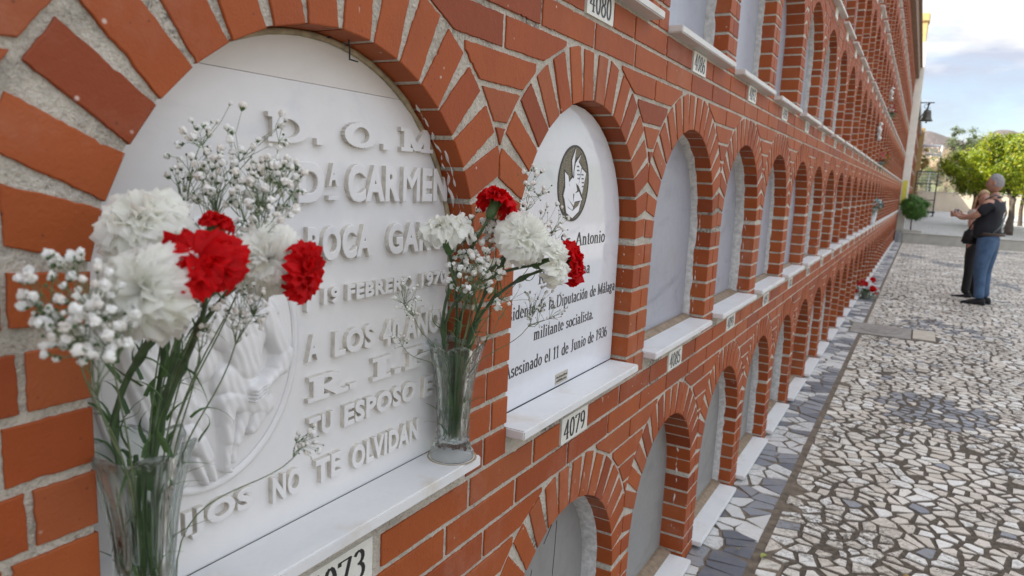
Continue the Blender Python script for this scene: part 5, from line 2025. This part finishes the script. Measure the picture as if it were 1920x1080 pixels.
mb.build('bag', simple('black_leather', (.014, .014, .015), .45, .2, 30), HB, smooth=True, loc=(1.33, 12.22, .88))
mb = MB()
mb.tube([(1.28, 12.22, 1.02), (1.33, 12.24, 1.14), (1.42, 12.30, 1.24), (1.45, 12.34, 1.22), (1.40, 12.28, 1.04)], .011, 6)
mb.build('handle', M['blackcloth'], HB, smooth=True, loc=(1.33, 12.22, .88))

# ------------------------------------------------------------------ trees and shrubs
def crown(mb, c, rad, n, leaf, rg, clumps=40, bias=.5):
    """many small leaves in clumps through the volume of the crown"""
    cl = []
    for k in range(clumps):
        while True:
            p = Vector((rg.uniform(-1, 1), rg.uniform(-1, 1), rg.uniform(-1, 1)))
            if bias < p.length < 1:
                break
        ex = 1 + .22 * noise.noise(p * 2.3 + Vector(c))
        cl.append((Vector((p.x * rad[0], p.y * rad[1], p.z * rad[2])) * ex, rg.uniform(.13, .40) * min(rad)))
    for k in range(n):
        p, r = cl[rg.randrange(clumps)]
        q = Vector((rg.gauss(0, .5), rg.gauss(0, .5), rg.gauss(0, .4))) * r
        s_ = leaf * rg.uniform(.6, 1.3)
        d = (q.normalized() * .6 + p.normalized() * .7 + Vector((rg.uniform(-1, 1), rg.uniform(-1, 1), rg.uniform(-1, 1))) * .7).normalized()
        u, v, w = frame_of(d)
        a = rg.uniform(0, 6.28)
        e1 = u * cos(a) + v * sin(a)
        e2 = w.cross(e1)
        o = Vector(c) + p + q
        mb.add([o - e1 * s_ * .5, o + e2 * s_ * .26 - w * s_ * .05, o + e1 * s_ * .5, o - e2 * s_ * .26 - w * s_ * .05], [(0, 1, 2, 3)])


def tree(name, label, base, trunk_h, rad, cz, n, leaf, mats, seed, group=None, clumps=40, tr=.09, lean=(0, 0), cat='tree'):
    rg = random.Random(seed)
    t = thing(name, label, cat, tuple(base), group)
    b0 = Vector(base)
    mb = MB()
    top = b0 + Vector((lean[0], lean[1], trunk_h))
    mid = b0 + (top - b0) * .5 + Vector((rg.uniform(-1, 1), rg.uniform(-1, 1), 0)) * tr * .8
    mb.tube([b0 - Vector((0, 0, .05)), b0 + Vector((0, 0, .06)), mid, top], [tr * 1.4, tr * 1.1, tr * .9, tr * .85], 9)
    cc_ = Vector((top.x, top.y, b0.z + cz))
    for k in range(9):
        a = k * 2.4
        e = cc_ + Vector((rad[0] * .75 * cos(a), rad[1] * .75 * sin(a), rad[2] * rg.uniform(-.4, .6)))
        m_ = top + (e - top) * .5 + Vector((0, 0, rad[2] * .15))
        mb.tube([top - Vector((0, 0, .05)), m_, e], [tr * .5, tr * .3, tr * .08], 6)
    mb.build('trunk', M['bark'], t, smooth=True, loc=tuple(base))
    mb = MB()
    crown(mb, cc_, rad, n, leaf, rg, clumps)
    mb.build('crown', mats, t, loc=tuple(base))
    return t


M['bark'] = simple('bark', (0.09, 0.07, 0.055), .95, .4, 9, .8)
M['citrus'] = mat_plant('citrus_leaf', [(0.06, 0.12, 0.010), (0.22, 0.30, 0.016), (0.38, 0.42, 0.02), (0.10, 0.17, 0.012), (0.28, 0.35, 0.018), (0.58, 0.52, 0.03)], .45, .35)
M['box'] = mat_plant('clipped_shrub_leaf', [(0.045, 0.13, 0.015), (0.07, 0.18, 0.02), (0.10, 0.24, 0.03)], .3, .4)
M['olive'] = mat_plant('olive_leaf', [(0.12, 0.15, 0.07), (0.17, 0.20, 0.10), (0.09, 0.12, 0.05)], .25, .6)
M['bush'] = mat_plant('bush_leaf', [(0.08, 0.13, 0.03), (0.14, 0.19, 0.05), (0.20, 0.22, 0.08)], .25, .6)
M['bloomy'] = mat_plant('pale_blossom', [(0.50, 0.34, 0.22), (0.55, 0.42, 0.33), (0.30, 0.26, 0.10)], .2, .7)

CG = 'citrus trees in a row beyond the path'
tree('citrus_tree', 'bright yellow green citrus tree with broad crown left of the man head', (2.65, 37.0, .3), 1.35, (1.38, 1.3, 1.08), 2.45, 14000, .12, M['citrus'], 51, CG, 90, .09)
tree('citrus_tree', 'tall citrus tree rising behind the man with the darkest gap in its crown', (3.75, 35.0, .3), 1.2, (1.55, 1.3, 1.35), 2.65, 17000, .12, M['citrus'], 52, CG, 90, .10)
tree('citrus_tree', 'citrus tree at the right edge with low hanging sunlit leaves', (4.75, 31.5, .3), 1.1, (1.35, 1.2, 1.3), 2.40, 17000, .11, M['citrus'], 53, CG, 90, .13)
tree('citrus_tree', 'citrus tree filling the gap between the two crowns behind the man', (4.7, 40.5, .3), 1.5, (1.6, 1.4, 1.3), 2.9, 9000, .13, M['citrus'], 59, CG, 70, .09)
tree('citrus_tree', 'farthest citrus tree standing beside the pale garden wall', (3.2, 46.0, .3), 1.3, (1.3, 1.3, 1.1), 2.7, 6000, .13, M['citrus'], 54, CG, 50, .09)
for k, (x, y, h_, r_, lab) in enumerate(((3.30, 29.3, 1.25, .11, 'thick dark cut tree trunk just right of the man'), (3.72, 27.6, 1.22, .10, 'dark tree stump at the right edge beside the step'), (2.60, 36.2, 1.3, .05, 'slim forked pale trunk in front of the garden wall'))):
    rg = random.Random(60 + k)
    mb = MB()
    mb.tube([(x + rg.uniform(-.02, .02), y, .3 + h_ * i / 6) for i in range(7)], [r_ * (1.25 - .1 * i + rg.uniform(-.08, .08)) for i in range(7)], 10)
    mb.tube([(x, y, .3 + h_ * .7), (x - .12, y, .3 + h_ * 1.1)], [r_ * .6, r_ * .35], 7)
    tag(mb.build('tree_trunk', M['bark'], smooth=True), lab, 'tree trunk')
tree('topiary_tree', 'small clipped round shrub on a thin stem beside the cream pilaster', (.43, 26.2, .3), .55, (.42, .42, .42), .82, 11000, .05, M['box'], 55, None, 90, .022)
mb = MB()
mb.bbox(.18, .74, 25.95, 26.5, .29, .38, .01)
tag(mb.build('planter_kerb', simple('pale_kerb', (0.45, 0.42, 0.36), .9, .12)), 'low pale square kerb round the foot of the clipped shrub', 'kerb')

# rolling ladder with platform, far along the wall ----------------------------------
lx, ly, lz = .80, 49.0, .30
LAD = thing('rolling_ladder', 'tall grey metal rolling ladder frame standing at the far end of the path', 'ladder', (lx, ly, lz))
M['galv'] = simple('galvanised_steel', (0.55, 0.57, 0.60), .45, .12, 20, 0, .2)
M['darksteel'] = simple('dark_steel', (0.045, 0.055, 0.06), .5, .2, 20, 0, .5)
mb = MB()
for (a, b_) in ((-.62, -.45), (.45, -.45), (-.62, .45), (.45, .45)):
    mb.tube([(lx + a, ly + b_, lz + .18), (lx + a, ly + b_, lz + 2.6)], .03, 8)
for z in (.25, .95, 1.9, 2.6):
    for b_ in (-.45, .45):
        mb.tube([(lx - .62, ly + b_, lz + z), (lx + .45, ly + b_, lz + z)], .022, 6)
    for a in (-.62, .45):
        mb.tube([(lx + a, ly - .45, lz + z), (lx + a, ly + .45, lz + z)], .022, 6)
mb.bbox(lx - .66, lx + .55, ly - .5, ly + .5, lz + .20, lz + .30, .01)
mb.build('base_frame', M['darksteel'], LAD, loc=(lx, ly, lz))
mb = MB()
for b_ in (-.45, .45):
    mb.tube([(lx + .45, ly + b_, lz + 2.6), (lx + .47, ly + b_, lz + 4.1)], .04, 8)
    mb.tube([(lx + .47, ly + b_, lz + 4.1), (lx - .55, ly + b_, lz + 4.1)], .035, 8)
    mb.tube([(lx + .46, ly + b_, lz + 3.6), (lx - .35, ly + b_, lz + 3.6)], .03, 8)
mb.tube([(lx + .47, ly - .45, lz + 4.1), (lx + .47, ly + .45, lz + 4.1)], .035, 8)
mb.build('guard_rail', M['galv'], LAD, smooth=True, loc=(lx, ly, lz))
for k in range(12):
    mb = MB()
    z = lz + .45 + k * .19
    mb.bbox(lx - .60, lx + .43, ly - .42 + k * .05, ly - .34 + k * .05, z, z + .02, .004)
    mb.build('rung', M['galv'], LAD, loc=(lx, ly, lz))
for a in (-.58, .46):
    for b_ in (-.42, .42):
        mb = MB()
        mb.tube([(lx + a - .03, ly + b_, lz + .11), (lx + a + .03, ly + b_, lz + .11)], .11, 16)
        mb.build('wheel', M['blackcloth'], LAD, loc=(lx, ly, lz))

# garden wall, mesh fence and planting behind ------------------------------------------
GW = thing('garden_wall', 'pale rendered garden wall closing the far end of the path', 'wall', (4, 68, .3))
mb = MB()
mb.bbox(-3, 22, 68, 68.25, .25, 1.80, .01)
mb.build('wall_body', simple('cream_wall_render', (0.60, 0.52, 0.40), .9, .12, 1.2, .1), GW, loc=(4, 68, .3))
mb = MB()
mb.bbox(-3, 22, 67.96, 68.29, 1.80, 1.86, .01)
mb.build('coping', simple('coping_stone', (0.5, 0.47, 0.40), .9, .1), GW, loc=(4, 68, .3))
FE = thing('mesh_fence', 'grey wire mesh fence on posts above the garden wall', 'fence', (4, 68.4, 1.8))
mb = MB()
for k in range(110):
    x = -2 + k * .12
    mb.tube([(x, 68.4, 1.7), (x, 68.4, 3.5)], .006, 3, caps=False)
for k in range(12):
    mb.tube([(-2, 68.4, 1.9 + k * .145), (11.2, 68.4, 1.9 + k * .145)], .006, 3, caps=False)
mb.build('wire_mesh', M['galv'], FE, loc=(4, 68.4, 1.8))
for k in range(6):
    mb = MB()
    mb.tube([(-1.6 + k * 2.5, 68.45, 1.7), (-1.6 + k * 2.5, 68.45, 3.6)], .035, 7)
    mb.build('post', M['galv'], FE, loc=(4, 68.4, 1.8))

BG = 'bushes on the bank behind the garden wall'
rg = random.Random(77)
bush_l = (('low pale green bush just left of the ladder behind the mesh fence', -.6, 74, 1.6, 'bush'), ('bush with pale apricot blossom right of the ladder rail', 2.3, 76, 1.9, 'bloomy'),
          ('round green bush low behind the fence centre', 1.0, 78, 1.7, 'bush'), ('blossoming bush higher on the bank behind the ladder', .7, 84, 2.4, 'bloomy'),
          ('yellowish bush under the hill between ladder and citrus crowns', 3.4, 88, 2.2, 'bush'), ('wide dull green bush behind the citrus trees', 6.2, 84, 3.0, 'bush'),
          ('dark bush at the right behind the citrus crowns', 10.5, 86, 3.2, 'olive'), ('ochre tinted shrub against the brown pillar', -1.2, 60, 1.5, 'bloomy'))
for k, (lab, x, y, r_, mt) in enumerate(bush_l):
    mb = MB()
    crown(mb, (x, y, 1.4 + r_ * .7 + (y - 70) * .10), (r_ * 1.2, r_, r_), 3200, .17, rg, 40, .3)
    t = thing('bush', lab, 'bush', (x, y, 0), BG)
    mb.build('foliage', M[mt], t, loc=(x, y, 0))
    mb = MB()
    mb.tube([(x, y, -.1), (x + .1, y, 1.2 + (y - 70) * .08), (x, y, 1.4 + r_ * .7 + (y - 70) * .10)], [.12, .09, .04], 6)
    mb.build('stem', M['bark'], t, loc=(x, y, 0))
tree('olive_tree', 'feathery grey green tree below the hill between ladder and citrus crowns', (3.6, 92, 1.5), 3.2, (1.5, 1.5, 2.2), 5.6, 5000, .2, M['olive'], 56, None, 36, .14)
tree('olive_tree', 'broader grey green tree right of the feathery one on the bank', (6.2, 98, 1.5), 2.6, (2.6, 2.4, 1.9), 4.9, 5000, .22, M['olive'], 57, None, 40, .16)
tree('autumn_tree', 'small orange brown leaved tree beside the far brown pillar', (.15, 63, .3), 2.3, (.55, .8, 1.1), 3.7, 3600, .12, mat_plant('rusty_leaf', [(0.36, 0.19, 0.03), (0.28, 0.20, 0.05), (0.16, 0.14, 0.05)], .3), 58, None, 30, .07)

# hills ------------------------------------------------------------------------------
def hill(name, x0, x1, y, depth, prof, seed, mat):
    vs, fs = [], []
    NX, NYY = 200, 22
    for j in range(NYY + 1):
        v = j / NYY
        for i in range(NX + 1):
            u = i / NX
            x = x0 + (x1 - x0) * u
            k = sin(pi * .5 * min(1, v * 1.6)) if v < .625 else cos(pi * .5 * (v - .625) / .375)
            q = u * (len(prof) - 1)
            a = int(min(q, len(prof) - 2))
            f = q - a
            f = f * f * (3 - 2 * f)
            hgt = prof[a] * (1 - f) + prof[a + 1] * f
            z = k * (hgt + 7 * noise.noise(Vector((x * .012, v * 3, seed))) + 2.4 * noise.noise(Vector((x * .05, v * 9, seed))))
            vs.append((x, y + depth * v, max(-2, z) - 1))
    for j in range(NYY):
        for i in range(NX):
            o = j * (NX + 1) + i
            fs.append((o, o + 1, o + NX + 2, o + NX + 1))
    mb = MB()
    mb.add(vs, fs)
    return tag(mb.build(name, mat, smooth=True), kind='structure')


m_, nt_, b__ = new_mat('hill_scrub')
g_ = N(nt_)
co_ = g_('TexCoord').outputs['Object']
c_ = g_.ramp(noise_n(g_, co_, .035, 6, .65), [(.35, (.085, .070, .072)), (.5, (.12, .090, .090)), (.62, (.055, .062, .050)), (.75, (.042, .050, .042))])
c_ = g_.mix(g_.ramp(noise_n(g_, co_, .25, 4, .7), [(.5, 0), (.62, .8)]), c_, (.045, .055, .03))
nt_.links.new(c_, b__.inputs['Base Color'])
b__.inputs['Roughness'].default_value = .95
hill('hill', -200, 80, 620, 500, [60, 66, 72, 78, 78, 76, 74, 72, 62, 50, 40], 3.0, m_)
hill('hill', -100, 300, 900, 500, [40, 50, 60, 70, 82, 95, 88, 80, 70, 60, 50, 40], 8.0, m_)
mb = MB()
vs, fs = [], []
for j in range(15):
    for i in range(31):
        x, y = -40 + i * 6.0, 69 + j * 11.0
        vs.append((x, y, max(.0, (y - 69) * .045) + .8 * noise.noise(Vector((x * .05, y * .05, 2))) - (.3 if j == 0 else 0)))
for j in range(14):
    for i in range(30):
        o = j * 31 + i
        fs.append((o, o + 1, o + 32, o + 31))
mb.add(vs, fs)
tag(mb.build('bank', simple('grassy_bank', (0.13, 0.145, 0.05), .95, .4, .6), smooth=True), kind='structure')
